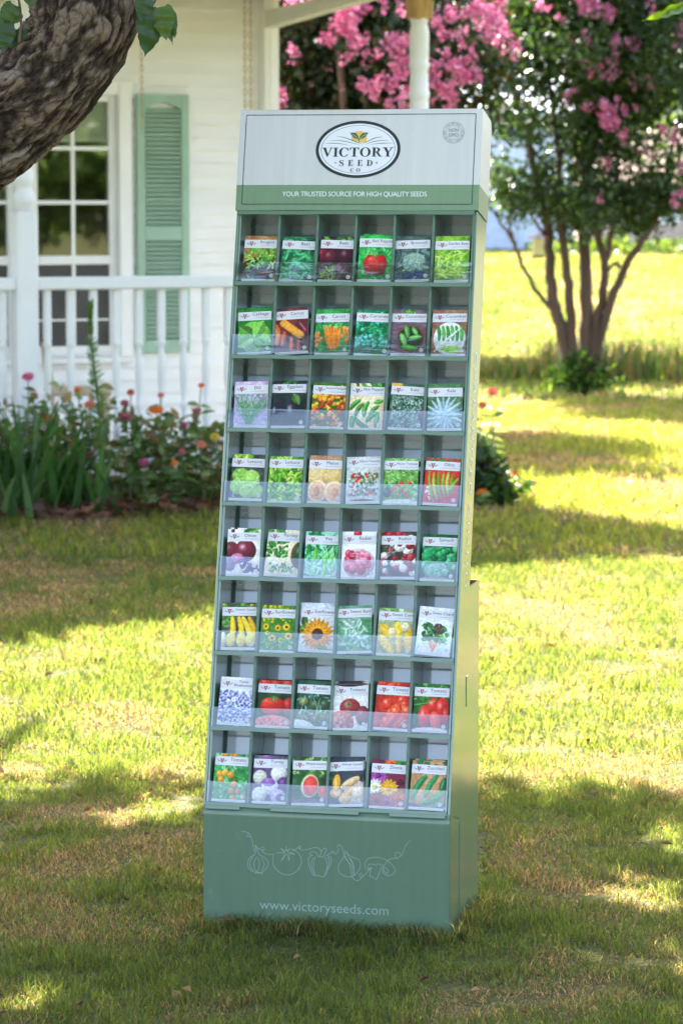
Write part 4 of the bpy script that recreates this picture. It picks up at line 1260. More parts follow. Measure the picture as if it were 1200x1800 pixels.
ZC = {'pink': [(.62, .12, .28), (.70, .20, .36)], 'magenta': [(.55, .05, .25), (.45, .05, .22)], 'orange': [(.80, .20, .02), (.85, .28, .03)],
      'red': [(.55, .06, .05), (.65, .10, .08)], 'dusty': [(.42, .10, .16), (.50, .15, .20)], 'purple': [(.35, .12, .48), (.45, .20, .55)], 'yellow': [(.70, .55, .05), (.75, .6, .1)], 'salmon': [(.70, .20, .14), (.75, .28, .18)]}
def zinnia(px, py, Y, colr, rad, seed, label, leafy=9):
    rng = np.random.default_rng(seed)
    head = px_at(px, py, Y)
    bx = head.x + rng.normal() * .03; by = Y + .04 * rng.normal()
    o = empty('zinnia', (bx, by, .02))
    tag(o, label, 'zinnia', 'zinnias blooming in the flower bed')
    h = head - Vector((bx, by, .02))
    mid = h * .55 + Vector((rng.normal() * .02, 0, 0))
    m = MB(); m.tube([(0, 0, 0), tuple(mid), tuple(h)], [.004, .0035, .003], 6); m.build('stem', M_STEM, o)
    # leaves in pairs
    P = []; D = []
    for i in range(leafy):
        t = .18 + .72 * i / leafy
        p = np.array(mid) * (t / .55) if t < .55 else np.array(mid) + (np.array(h) - np.array(mid)) * (t - .55) / .45
        a = i * 1.57 + rng.random()
        for s in (0, math.pi):
            P.append(p); D.append([math.cos(a + s), math.sin(a + s), .25 - .5 * rng.random()])
    P = np.array(P); D = np.array(D)
    leaf_mesh('foliage', P, .075 + .035 * rng.random(len(P)), .42, rng, BED[:4], M_PLANT, o, dirs=D, up=(0, 0, 1))
    # bloom: rings of petals and a centre
    VV = []; CC = []
    b = MB()
    ns = 0
    P = []; D = []; SZ = []
    for ring, (el, k, npet) in enumerate(((.05, 1.0, 12), (.30, .82, 10), (.65, .58, 8))):
        for i in range(npet):
            a = 2 * math.pi * (i + .5 * ring) / npet
            P.append((0, 0, .003 * ring)); D.append((math.cos(a), math.sin(a), el)); SZ.append(rad * k)
    P = np.array(P, float); D = np.array(D)
    tilt = Matrix.Rotation(R(50) * (.5 + rng.random() * .6), 3, 'X')
    D = np.array([tuple(tilt @ Vector(d)) for d in D])
    nrm = tuple(tilt @ Vector((0, 0, 1)))
    V, F = leaf_cards(P, np.array(SZ), .5, rng, dirs=D, up=(nrm[0] * 3, nrm[1] * 3, nrm[2] * 3), fold=.15)
    c = np.asarray(ZC[colr])[rng.integers(0, 2, len(P))] * (.85 + .3 * rng.random((len(P), 1)))
    V = V + np.array(h)
    bl = link('bloom', np_mesh('bloom', V, F, M_PETAL, col=np.repeat(c, 6, 0)), o)
    m = MB(); ctr = Vector(h) + Vector(nrm) * .006
    m.lathe([(rad * .05, .006), (rad * .22, .004), (rad * .26, -.002), (rad * .2, -.008)], 0, 0, 10)
    Mx = Matrix.Translation(ctr) @ tilt.to_4x4()
    m.v = [tuple(Mx @ Vector(v)) for v in m.v]
    m.build('flower_centre', mat('flower_centre', (.45, .22, .02), .8, .3, 200), bl)
for i, z in enumerate([
    (50, 663, 16.3, 'pink', .040, 'tall pink zinnia standing alone against the white porch post'),
    (60, 695, 16.5, 'red', .026, 'small dark red zinnia just under the tall pink one'),
    (137, 686, 16.4, 'orange', .026, 'small orange zinnia beside the tall feathery stem'),
    (158, 712, 16.3, 'salmon', .036, 'orange red zinnia right behind the tall feathery stem'),
    (84, 735, 16.4, 'orange', .032, 'orange zinnia just above the iris leaves'),
    (22, 836, 16.15, 'orange', .034, 'orange zinnia low among the iris leaves'),
    (155, 802, 16.2, 'dusty', .020, 'small dusty pink zinnia low in the middle of the bed'),
    (230, 690, 16.5, 'red', .024, 'small pink red zinnia above the dusty pink pair'),
    (219, 709, 16.4, 'dusty', .030, 'upper dusty pink zinnia of the fading pair'),
    (222, 733, 16.3, 'dusty', .042, 'big dusty pink zinnia, lower of the fading pair'),
    (275, 722, 16.3, 'orange', .046, 'large bright orange zinnia, the biggest bloom in the bed'),
    (283, 695, 16.6, 'salmon', .022, 'small salmon zinnia above the large orange bloom'),
    (324, 748, 16.4, 'magenta', .024, 'magenta zinnia right of the large orange bloom'),
    (345, 722, 16.4, 'dusty', .026, 'dusty pink zinnia next to the display in front of the railing'),
    (354, 678, 16.5, 'orange', .022, 'small orange zinnia at the tip of the highest stem near the display'),
    (253, 813, 16.15, 'magenta', .028, 'magenta zinnia low in front of the bed'),
    (320, 794, 16.25, 'dusty', .024, 'dull pink zinnia at mid height left of the display'),
    (307, 814, 16.2, 'orange', .022, 'little orange zinnia low beside the magenta one'),
    (354, 782, 16.3, 'salmon', .030, 'salmon zinnia close to the display edge'),
    (378, 768, 16.4, 'yellow', .030, 'yellow zinnia touching the display edge'),
    (125, 780, 16.3, 'orange', .026, 'rusty orange zinnia in the shade behind the iris'),
    (865, 689, 17.2, 'red', .036, 'tall pink red zinnia rising right of the display'),
    (848, 712, 17.1, 'salmon', .030, 'salmon zinnia half hidden behind the display side'),
    (856, 818, 16.75, 'purple', .026, 'purple zinnia nearest the display side'),
    (882, 834, 16.8, 'purple', .036, 'purple zinnia right of the other purple ones'),
    (848, 867, 16.6, 'orange', .040, 'orange zinnia low at the corner of the bed'),
    (903, 832, 16.85, 'orange', .024, 'small orange zinnia at the far right tip of the bed'),
    (852, 806, 16.8, 'yellow', .032, 'yellow zinnia above the purple blooms'),
]):
    zinnia(z[0], z[1], z[2] + .35, z[3], z[4], 100 + i, z[5], leafy=10 if z[1] < 760 else 6)

def corner_bush():
    rng = np.random.default_rng(51)
    b = np.array([.79, 17.15, .0]); n = 900
    v = rng.normal(size=(n, 3)); v /= np.linalg.norm(v, axis=1, keepdims=True); v[:, 2] = np.abs(v[:, 2])
    P = v * np.array([.20, .18, .36]) * (.35 + .65 * rng.random((n, 1)))
    P[:, 0] -= .10 * (P[:, 2] / .36)
    o = empty('leafy_plant', tuple(b)); tag(o, 'dark leafy plant at the right corner of the flower bed', 'plant')
    leaf_mesh('foliage', P, .06 + .04 * rng.random(n), .55, rng, [(.03, .07, .03), (.045, .09, .035), (.06, .11, .03), (.10, .15, .03)], M_PLANT, o, up=(0, 0, 1))
    m = MB()
    for k in range(6):
        a = k * 1.05
        m.tube([(0, 0, 0), (.06 * math.cos(a), .06 * math.sin(a), .18), (.1 * math.cos(a), .1 * math.sin(a), .3)], [.006, .004, .002], 6)
    m.build('stem', M_STEM, o)
corner_bush()

def tall_stem():
    rng = np.random.default_rng(61)
    Y = 16.5
    pts = [px_at(x, y, Y) for x, y in ((182, 880), (180, 800), (174, 720), (168, 660), (161, 610), (159, 570), (161, 536))]
    o = empty('feathery_weed', pts[0]); tag(o, 'tall feathery green weed stem rising in front of the balusters', 'plant')
    q = [p - pts[0] for p in pts]
    m = MB(); m.tube(q, [.011, .010, .008, .007, .006, .005, .002], 7); m.build('stem', M_STEM, o)
    P = []; D = []
    for i in range(420):
        t = rng.random() ** .6
        s = t * 6; k = min(int(s), 5); p = q[k] + (q[k + 1] - q[k]) * (s - k)
        P.append(p); a = rng.random() * 6.283
        D.append((math.cos(a), math.sin(a), .6 + (1.6 if t > .72 else .1 * rng.normal())))
    P = np.array([tuple(p) for p in P]); D = np.array(D)
    sz = np.where(P[:, 2] > q[3].z, .045, .06)
    leaf_mesh('foliage', P, sz, .13, rng, [(.08, .18, .04), (.13, .25, .05), (.16, .30, .05)], M_PLANT, o, dirs=D)
tall_stem()

def tall_weeds():
    rng = np.random.default_rng(71)
    V, F, Cc = [], [], []; k0 = 0
    for i in range(900):
        if i < 640:
            x = 1.9 + 2.6 * rng.random(); y = 28.6 + 1.6 * rng.random(); h = .38
        else:
            x = 1.0 + 1.2 * rng.random(); y = 28.8 + 1.2 * rng.random(); h = .22
        v, f, c = strap_leaves(rng, (x, y, float(gz(y))), 2, h * .6, h * 1.15, .02, .3, [(.06, .10, .025), (.10, .12, .04), (.20, .14, .07), (.08, .13, .03)])
        V.append(v); F.append(f + k0); Cc.append(c); k0 += len(v)
    o = link('tall_weeds', np_mesh('tall_weeds', np.concatenate(V), np.concatenate(F), M_PLANT, col=np.concatenate(Cc)))
    tag(o, 'strip of uncut green and brown grass behind the crape myrtle', 'weeds', kind='stuff')
    n = 2200
    x = 3.6 + 9 * rng.random(n); y = 58 + 3 * rng.random(n)
    z = gz(y) + .02 + (.24 * fbm(x * 1.2, y * .6, 3, 3)) * rng.random(n)
    o = leaf_mesh('field_weeds', np.stack([x, y, z], 1), .2 + .12 * rng.random(n), .4, rng, [(.10, .16, .03), (.15, .20, .05), (.08, .12, .03)], M_PLANT, up=(0, 0, 1))
    tag(o, 'light green weeds along the far field edge before the shed', 'weeds', kind='stuff')
    n = 9000
    x = -30 + 75 * rng.random(n); y = 95 + 8 * rng.random(n)
    z = .6 + 7.5 * rng.random(n) * (.25 + .9 * fbm(x * .12, y * .05, 13, 4))
    o = leaf_mesh('far_woods', np.stack([x, y, z], 1), 1.0 + .8 * rng.random(n), .8, rng, [(.05, .08, .03), (.07, .10, .04), (.09, .11, .05)], M_LEAF, up=(0, 0, .5))
    tag(o, 'distant tree line beyond the sheds', 'woods', kind='stuff')
tall_weeds()

# ================================================================== DISPLAY RACK
HB, AL, PITCH_R, HH, DT, DB, HBK = .2834, .2331, .1724, .2404, .119, .3591, .7675
TT = PITCH_R * 8
CA, SA = math.cos(AL), math.sin(AL)
rack = empty('seed_display_rack', (RK_X, RK_Y, 0), -RK_TH)
tag(rack, 'tall leaning green cardboard seed display with rows of packet pockets', 'display rack')
RM = Matrix.Translation((RK_X, RK_Y, 0)) @ Matrix.Rotation(-RK_TH, 4, 'Z')
def T(x, t, d):
    """tray coordinates: x across, t up the leaning front, d into it"""
    return (x, t * SA + d * CA, HB + t * CA - d * SA)
TM = Matrix(((1, 0, 0, 0), (0, CA, SA, 0), (0, -SA, CA, HB), (0, 0, 0, 1)))      # (x, d, t) -> rack local
HW = RK_W / 2
def tbox(mb, x0, x1, t0, t1, d0, d1, m=0, b=0):
    if b: mb.cbox(x0, x1, d0, d1, t0, t1, b, m, TM)
    else: mb.box(x0, x1, d0, d1, t0, t1, m, TM)
rr = np.random.default_rng(404)

# base box --------------------------------------------------------
mb = MB(); th = .0045
def wavy(a):    # slight bulge of the board
    return .0022 * math.sin(a * math.pi)
NXB, NZB = 24, 12
V = []; F = []
for j in range(NZB + 1):
    for i in range(NXB + 1):
        u = i / NXB; v = j / NZB
        V.append((-HW + .57 * u, -.002 - wavy(u) * (1 - v) - .0012 * math.sin(u * 9) * v, -.01 + (HB + .008) * v))
nf = len(V)
for v in list(V): V.append((v[0], v[1] + th, v[2]))
w1 = NXB + 1
for j in range(NZB):
    for i in range(NXB):
        a = j * w1 + i
        F.append((a, a + 1, a + w1 + 1, a + w1)); F.append((nf + a, nf + a + w1, nf + a + w1 + 1, nf + a + 1))
top = NZB * w1
for i in range(NXB):
    F.append((top + i, top + i + 1, nf + top + i + 1, nf + top + i))
mb.add(V, F, 0, True)
mb.build('base_front', [M_GREEN], rack)
# sides that climb at the back, open top, kraft inside
side = [(.003, -.01), (.003, HB - .004), (.112, HB - .034), (.236, HBK), (DB, HBK), (DB, -.01)]
mb = MB()
for s in (-1, 1):
    xo, xi = s * HW, s * (HW - th)
    n = len(side)
    A = [(xo, y, z) for y, z in side]; B = [(xi, y, z) for y, z in side]
    mb.add(A, [tuple(range(n))], 0); mb.add(B, [tuple(range(n))], 1)
    for i in range(n):
        j = (i + 1) % n
        mb.add([A[i], A[j], B[j], B[i]], [(0, 1, 2, 3)], 1 if i in (3,) else 0)
    # scored fold line and the little locking tab
    mb.box(min(xo, xo + s * .0012), max(xo, xo + s * .0012), .1165, .1185, .0, HB - .04, 0)
    mb.box(min(xo, xo + s * .0014), max(xo, xo + s * .0014), .196, .222, .495, .565, 0)
mb.box(-HW + th, HW - th, DB - th, DB, -.01, HBK, 0)
mb.box(-HW + th + .001, HW - th - .001, DB - th - .0015, DB - th, 0, HBK - .001, 1)
mb.box(-HW + th, HW - th, DB - th, DB, HBK, HBK + .0008, 1)
mb.build('base_side', [M_SIDE, M_KRAFT], rack)

# folded tabs between base and first shelf
mb = MB()
for x0, x1 in ((-.278, -.198), (-.127, .078), (.148, .276)):
    tbox(mb, x0, x1, -.012, -.003, -.0075, -.003, 0, .001)
mb.build('front_tab', [M_GREEN], rack)

# tray sides, back, dividers, shelves ------------------------------
mb = MB()
for s in (-1, 1):
    x0, x1 = sorted((s * HW, s * (HW - .006)))
    tbox(mb, x0, x1, -.004, TT - .001, 0, DT, 0, .0012)
    # folded front return that gives the side its thick edge
    x2, x3 = sorted((s * (HW - .0065), s * (HW - .0115)))
    tbox(mb, x2, x3, .0, TT - .004, .001, .085, 0, .0012)
mb.build('side_panel', [M_SIDE], rack)
mb = MB(); tbox(mb, -HW + .006, HW - .006, -.004, TT, DT - .006, DT - .0005); mb.build('back_panel', [M_BACK], rack)
XI = HW - .0115
CP = 2 * XI / 6
for k in range(1, 6):
    mb = MB()
    x = -XI + CP * k
    tbox(mb, x - .0031, x + .0031, .002, TT - .004, .0025 + .001 * rr.random(), DT - .0065, 0, .0015)
    # perforation bumps along the front edge
    for i in range(52):
        t = .02 + i * .0255 + .003 * rr.random()
        tbox(mb, x - .0012, x + .0012, t, t + .006, .0010, .0028)
    mb.build('divider', [M_GREEN_IN], rack)
for k in range(9):
    mb = MB()
    t = k * PITCH_R
    if k == 8: t -= .004
    tbox(mb, -XI - .0112 + .006, XI + .0112 - .006, t - .003, t + .003, -.0005, DT - .0062)
    # front lip: a folded hem, a little uneven
    n = 18; V = []
    for i in range(n + 1):
        x = -XI - .005 + (2 * XI + .010) * i / n
        sag = .0012 * math.sin(i / n * math.pi * 6) + .0007 * rr.normal()
        for (tt, dd) in ((-.0048, -.0012), (-.0048, -.0046), (.0044, -.0046), (.0044, -.0012)):
            V.append(T(x, t + tt + sag * .5, dd + sag * .3))
    F = [(4 * i + a, 4 * i + (a + 1) % 4, 4 * i + 4 + (a + 1) % 4, 4 * i + 4 + a) for i in range(n) for a in range(4)] + [(0, 1, 2, 3), (4 * n + 3, 4 * n + 2, 4 * n + 1, 4 * n)]
    mb.add(V, F, 0)
    mb.build('shelf', [M_GREEN], rack)
# folded ledges at the back of the upper pockets, with white strips painting in light gleams
for r in range(8):
    mb = MB(); any_ = False
    for c in range(6):
        x0 = -XI + CP * c + .004; t0 = r * PITCH_R + .006; t1 = (r + 1) * PITCH_R - .006
        w2 = x0 + CP - .008
        h = .050 + .006 * rr.random(); q = .004 + .005 * rr.random()
        if r >= 4 or rr.random() < .25:
            V = [T(x0, t1 - h + .012, DT - .0072 - q), T(w2, t1 - h + .012, DT - .0072 - q * .6), T(w2, t1 - h, DT - .0066), T(x0, t1 - h, DT - .0066)]
            mb.add(V, [(0, 1, 2, 3)], 0); any_ = True
        if r >= 4 and rr.random() < .7:
            xa = x0 + .02 + .02 * rr.random()
            tbox(mb, xa, w2 - .003 - .015 * rr.random(), t1 - h - .0045, t1 - h - .0030, DT - .0072, DT - .0066, 1)
    if any_: mb.build('pocket_ledge', [M_BACK, M_WHITE], rack)

# clear strips in front of each row ---------------------------------
def strip(r):
    n = 60; V = []; F = []
    t0 = r * PITCH_R + .0050
    hh = .0455 + .004 * (rr.random() - .5)
    ph = rr.random() * 6
    m = 6
    for j in range(m + 1):
        v = j / m
        for i in range(n + 1):
            u = i / n
            bow = (.0009 * math.sin(u * 3.4 + ph) + (.0012 if r in (0, 1, 2, 7) else .0004) * math.sin(u * 6.3 + ph * 2)) * v * v
            V.append(T(-XI - .004 + (2 * XI + .008) * u, t0 + hh * v + .0008 * math.sin(u * 7 + ph), -.0024 - .0010 * v + bow))
    for j in range(m):
        for i in range(n):
            a = j * (n + 1) + i
            F.append((a, a + 1, a + n + 2, a + n + 1))
    mb = MB(); mb.add(V, F, 0, True); mb.build('clear_strip', [M_ACETATE], rack)
for r in range(8): strip(r)

# header -------------------------------------------------------------
H0, H1 = TT + .0008, TT + HH
BAND = .0600
hw = HW + .0022
mb = MB()
def wv(u, v): return -.0045 - .0014 * math.sin(u * 3.1 + .4) * (1 - v) - .0007 * math.sin(u * 7.3 + v * 2)
nx, nz = 36, 12
tv = [H0, H0 + BAND * .5, H0 + BAND] + [H0 + BAND + (HH - .0008 - BAND) * k / 9 for k in range(1, 10)]
V = []
for t in tv:
    for i in range(nx + 1):
        u = i / nx
        V.append(T(-hw + 2 * hw * u, t, wv(u, (t - H0) / HH)))
w1 = nx + 1
for j in range(len(tv) - 1):
    mb.add([V[j * w1 + i] for i in range(w1)] + [V[(j + 1) * w1 + i] for i in range(w1)],
           [(i, i + 1, w1 + i + 1, w1 + i) for i in range(nx)], 1 if j < 2 else 0, True)
# top with rounded rear edge, sides, underside, back
prof = [(H1, wv(0, 1))] + [(H1, .02), (H1, DT - .022)] + [(H1 - .022 + .022 * math.cos(a), DT - .022 + .022 * math.sin(a)) for a in np.linspace(.3, math.pi / 2, 5)] + [(H0, DT)]
for i in range(len(prof) - 1):
    (ta, da), (tb, db_) = prof[i], prof[i + 1]
    mb.add([T(-hw, ta, da), T(hw, ta, da), T(hw, tb, db_), T(-hw, tb, db_)], [(3, 2, 1, 0)], 0)
for s in (-1, 1):
    pw = [(H0 + BAND, wv(0, .25)), (H1, wv(0, 1))] + prof[1:-1] + [(H0 + BAND, DT)]
    mb.add([T(s * hw, a, b) for a, b in pw], [tuple(range(len(pw)))], 0)
    mb.add([T(s * hw, a, b) for a, b in ((H0, wv(0, 0)), (H0 + BAND, wv(0, .25)), (H0 + BAND, DT), (H0, DT))], [(0, 1, 2, 3)], 1)
mb.add([T(-hw, H0, -.0045), T(hw, H0, -.0045), T(hw, H0, DT), T(-hw, H0, DT)], [(0, 1, 2, 3)], 1)
head = mb.build('header_panel', [M_WHITE, M_BAND], rack)

class Print:
    """flat printed shapes laid on a surface; every shape sits a hair above the one before"""
    def __init__(s, fn, d0=.0005, step=.00002): s.mb = MB(); s.fn = fn; s.d = d0; s.st = step
    def poly(s, P, m=0):
        s.mb.add([s.fn(a, b, s.d) for a, b in P], [tuple(range(len(P)))], m); s.d += s.st
    def ring(s, cx, cy, rx, ry, k, m=0, n=72, a0=0, a1=360, k2=None, cx2=None):
        """band between the ellipse and the ellipse scaled by k (k2 for y)"""
        k2 = k if k2 is None else k2; cx2 = cx if cx2 is None else cx2
        A = np.radians(np.linspace(a0, a1, n + 1))
        V = [s.fn(cx + rx * math.cos(a), cy + ry * math.sin(a), s.d) for a in A] + [s.fn(cx2 + rx * k * math.cos(a), cy + ry * k2 * math.sin(a), s.d) for a in A]
        s.mb.add(V, [(i, i + 1, n + 2 + i, n + 1 + i) for i in range(n)], m); s.d += s.st
    def disc(s, cx, cy, rx, ry, m=0, n=64):
        s.poly([(cx + rx * math.cos(2 * math.pi * i / n), cy + ry * math.sin(2 * math.pi * i / n)) for i in range(n)], m)
    def geo(s, V, F, cx, cy, sx, sy, rot=0, m=0):
        c, q = math.cos(rot), math.sin(rot)
        s.mb.add([s.fn(cx + c * a * sx - q * b * sy, cy + q * a * sx + c * b * sy, s.d) for a, b in V], F, m); s.d += s.st
    def text(s, txt, cx, cy, width, height=None, m=0, spacing=1.0, offset=0.0, rot=0):
        V, F = text_geo(txt, 1.0, spacing, 3, offset)
        if not len(V): return
        sx = width / np.ptp(V[:, 0]); sy = sx if height is None else height / np.ptp(V[:, 1])
        s.geo(V, F, cx, cy, sx, sy, rot, m)
    def line(s, pts, wd, m=0, taper=False):
        P = [np.array(p, float) for p in pts]
        n = len(P); L = []; Rr = []
        for i in range(n):
            t = P[min(i + 1, n - 1)] - P[max(i - 1, 0)]; t = t / (np.linalg.norm(t) + 1e-12)
            nn = np.array([-t[1], t[0]]); w_ = wd * .5 * (math.sin(math.pi * (.05 + .9 * i / (n - 1))) if taper else 1)
            L.append(P[i] + nn * w_); Rr.append(P[i] - nn * w_)
        V = [s.fn(a, b, s.d) for a, b in L] + [s.fn(a, b, s.d) for a, b in Rr]
        s.mb.add(V, [(i, i + 1, n + i + 1, n + i) for i in range(n - 1)], m); s.d += s.st

def smooth(pts, k=5):
    P = [np.array(p, float) for p in pts]; Q = []
    for i in range(len(P) - 1):
        p0 = P[max(i - 1, 0)]; p1 = P[i]; p2 = P[i + 1]; p3 = P[min(i + 2, len(P) - 1)]
        for j in range(k):
            t = j / k
            Q.append(.5 * ((2 * p1) + (p2 - p0) * t + (2 * p0 - 5 * p1 + 4 * p2 - p3) * t * t + (3 * p1 - p0 - 3 * p2 + p3) * t ** 3))
    Q.append(P[-1]); return Q

def rect(x0, x1, y0, y1): return [(x0, y0), (x1, y0), (x1, y1), (x0, y1)]
def serif_glyph(ch):
    """heavy roman capitals drawn from polygons in a unit-height box: (list of shapes, advance)"""
    G = []
    P = lambda *p: G.append(('p', list(p)))
    s = .055
    def stem(x0, x1, a=0.0, b=1.0): P(*rect(x0, x1, a, b))
    def foot(x0, x1, y=0): P(*rect(x0, x1, y, y + s))
    if ch == 'I': stem(.13, .35); foot(.02, .46); foot(.02, .46, 1 - s); return G, .48
    if ch == 'V':
        P((.06, 1), (.31, 1), (.56, .24), (.50, 0), (.44, 0)); P((.78, 1), (.86, 1), (.51, 0), (.47, .10)); foot(-.03, .42, 1 - s); foot(.66, .98, 1 - s); return G, .93
    if ch == 'C':
        G.append(('r', .47, .5, .45, .52, .54, .90, .49, 42, 318)); P(*rect(.79, .845, .64, .98)); P((.72, .86), (.80, .80), (.80, .66)); P((.74, .12), (.80, .16), (.86, .26), (.83, .28), (.72, .18)); return G, .90
    if ch == 'T':
        stem(.33, .55); foot(.20, .68); P(*rect(.02, .86, .93, 1)); P((.02, .93), (.14, .93), (.06, .70), (.02, .70)); P((.86, .93), (.74, .93), (.82, .70), (.86, .70)); return G, .88
    if ch == 'O': G.append(('r', .5, .5, .48, .52, .54, .90, .5, 0, 360)); return G, 1.0
    if ch == 'R':
        stem(.13, .35); foot(.02, .46); foot(.02, .40, 1 - s); G.append(('r', .42, .745, .36, .255, .42, .76, .42, -90, 90)); P(*rect(.35, .42, .935, 1)); P(*rect(.35, .42, .49, .55))
        P((.40, .50), (.60, .52), (.86, .06), (.98, .055), (.98, 0), (.70, 0)); return G, .97
    if ch == 'Y':
        P((.06, 1), (.32, 1), (.53, .52), (.53, .42), (.36, .42)); P((.76, 1), (.85, 1), (.55, .42), (.49, .46)); stem(.35, .57, 0, .44); foot(.23, .69); foot(-.03, .43, 1 - s); foot(.62, .97, 1 - s); return G, .93
    if ch == 'E':
        stem(.13, .35); foot(.02, .76); foot(.02, .72, 1 - s); P(*rect(.35, .52, .475, .53)); P(*rect(.50, .55, .38, .63)); P((.72, 1), (.72, .70), (.67, .70), (.58, .945)); P((.76, 0), (.76, .32), (.71, .32), (.60, .055)); return G, .80
    if ch == 'D':
        stem(.13, .35); foot(.02, .45); foot(.02, .45, 1 - s); G.append(('r', .42, .5, .47, .5, .56, .89, .42, -90, 90)); return G, .92
    if ch == 'S':
        pts = smooth([(.62, .76), (.56, .90), (.40, .965), (.22, .92), (.13, .78), (.20, .62), (.40, .52), (.58, .41), (.65, .25), (.57, .09), (.38, .03), (.20, .07), (.10, .24)], 4)
        G.append(('l', pts, [.05 + .16 * math.exp(-((i / (len(pts) - 1) - .5) / .23) ** 2) for i in range(len(pts))])); P(*rect(.61, .66, .68, .99)); P(*rect(.07, .12, .01, .33)); return G, .74
    return G, .4
def serif_word(pr, word, cx, base, width, height, m=0, track=.08):
    adv = [serif_glyph(c)[1] + track for c in word]
    tot = sum(adv) - track
    sx = width / tot; x = cx - width / 2
    for c, a in zip(word, adv):
        for g in serif_glyph(c)[0]:
            if g[0] == 'p': pr.poly([(x + p[0] * sx, base + p[1] * height) for p in g[1]], m)
            elif g[0] == 'r':
                _, gx, gy, rx, ry, k, k2, gx2, a0, a1 = g
                pr.ring(x + gx * sx, base + gy * height, rx * sx, ry * height, k, m, 40, a0, a1, k2, x + gx2 * sx)
            else:
                pts, wd = g[1], g[2]
                n = len(pts); L = []; Q = []
                for i in range(n):
                    t = pts[min(i + 1, n - 1)] - pts[max(i - 1, 0)]; t = t / np.linalg.norm(t); nn = np.array([-t[1], t[0]])
                    L.append(pts[i] + nn * wd[i] * .5); Q.append(pts[i] - nn * wd[i] * .5)
                V = [pr.fn(x + p[0] * sx, base + p[1] * height, pr.d) for p in L + Q]
                pr.mb.add(V, [(i, i + 1, n + i + 1, n + i) for i in range(n - 1)], m); pr.d += pr.st
        x += a * sx

def hfn(a, b, d):     # header front: a across from the centre, b up from the header's lower edge
    return T(a, H0 + b, wv((a + hw) / (2 * hw), b / HH) - d)
# frame line
pr = Print(hfn)
xl, xr, yb, yt = -hw + .0147, hw - .0155, .0142, HH - .0132
lw = .0017
for (A, B) in (((xl, yb), (xr, yb)), ((xl, yt), (xr, yt))):
    pr.line([(A[0] + (B[0] - A[0]) * i / 30, A[1]) for i in range(31)], lw)
for x in (xl, xr): pr.line([(x, yb + (yt - yb) * i / 12) for i in range(13)], lw)
pr.mb.build('frame_line', [M_INK], head)
pr = Print(hfn)
pr.text('YOUR TRUSTED SOURCE FOR HIGH QUALITY SEEDS', -.0056, .0372, .342, .0138, 0, .92, .006)
pr.mb.build('slogan', [M_PALETEXT], head)
# oval emblem
OX, OY = -.002, .1445
pr = Print(hfn, .0004)
pr.disc(OX, OY, .0985, .0665, 1, 96)
pr.d += .0001
pr.ring(OX, OY, .1003, .0682, .926, 0, 96, k2=.900)
pr.ring(OX, OY, .0880, .0572, .985, 2, 96)
pr.disc(OX + .0015, OY + .0262, .0185, .0175, 4, 48)
def Z(x, y): return (OX + (x - 605) / 6.667 * .001354, OY - (y - 390) / 6.667 * .001374)
pr.poly([Z(*p) for p in ((520, 300), (600, 300), (660, 330), (700, 302), (712, 296), (712, 340), (510, 340), (510, 290))], 1)
for c in ([(345, 237), (430, 252), (520, 283), (600, 312), (662, 332)], [(885, 248), (800, 260), (730, 290), (655, 325)]):
    pr.line(smooth([Z(*p) for p in c]), .0020, 3, True)
for c in ([(268, 290), (360, 287), (450, 298), (540, 318), (625, 338)], [(955, 288), (860, 290), (770, 305), (690, 330)], [(212, 323), (300, 320), (390, 325), (485, 338)], [(1015, 323), (930, 320), (840, 325), (745, 336)]):
    pr.line(smooth([Z(*p) for p in c]), .0016, 5, True)
for s in (-1, 1):
    L = [(0, 298), (14, 270), (20, 268), (34, 272), (42, 262), (60, 262), (58, 250), (80, 246), (76, 232), (98, 222), (95, 212), (116, 198), (92, 200), (78, 192), (66, 202), (52, 194), (44, 206), (28, 208), (26, 222), (12, 232), (10, 250), (2, 270)]
    pr.poly([Z(610 + s * a, b) for a, b in L], 2)
    pr.line([Z(610 + s * 6, 290), Z(610 + s * 40, 240), Z(610 + s * 88, 212)], .0006, 1)
pr.line(smooth([Z(600, 262), Z(606, 290), Z(610, 318)]), .0012, 2)
serif_word(pr, 'VICTORY', OX - .0006, OY - .0176, .168, .0216, 0, .05)
serif_word(pr, 'SEED', OX - .0034, OY - .0398, .080, .0140, 0, .62)
serif_word(pr, 'CO', OX - .004, OY - .0537, .0240, .0080, 0, .5)
for x in (350, 832):
    cx, cy = Z(x, 548)
    pr.poly([(cx + (.0028 if i % 2 == 0 else .0011) * math.sin(i * math.pi / 5), cy + (.0028 if i % 2 == 0 else .0011) * math.cos(i * math.pi / 5)) for i in range(10)], 0)
pr.mb.build('emblem', [M_INK, M_OVAL, M_INKGREEN, M_INKHILL, M_INKSUN, M_INKHILL], head)
# round seal
pr = Print(hfn)
SX_, SY_ = .2214, .183
pr.ring(SX_, SY_, .0250, .0250, .972, 0)
pr.ring(SX_, SY_, .0178, .0178, .965, 0)
pr.text('NON', SX_, SY_ + .0056, .0218, .0082)
pr.text('GMO', SX_, SY_ - .0058, .0232, .0082)
ringtxt = '100% GMO FREE \u00b7 100% GMO FREE \u00b7 100% GMO FREE \u00b7 '
cache = {}
for i, ch in enumerate(ringtxt):
    if ch == ' ': continue
    if ch not in cache: cache[ch] = text_geo(ch, 1.0, 1.0, 1)
    a = math.pi / 2 + .9 - 2 * math.pi * i / len(ringtxt)
    pr.geo(cache[ch][0], cache[ch][1], SX_ + .0214 * math.cos(a), SY_ + .0214 * math.sin(a), .0050, .0050, a - math.pi / 2)
pr.mb.build('seal', [mat('seal_ink', (.10, .15, .17), .5)], head)

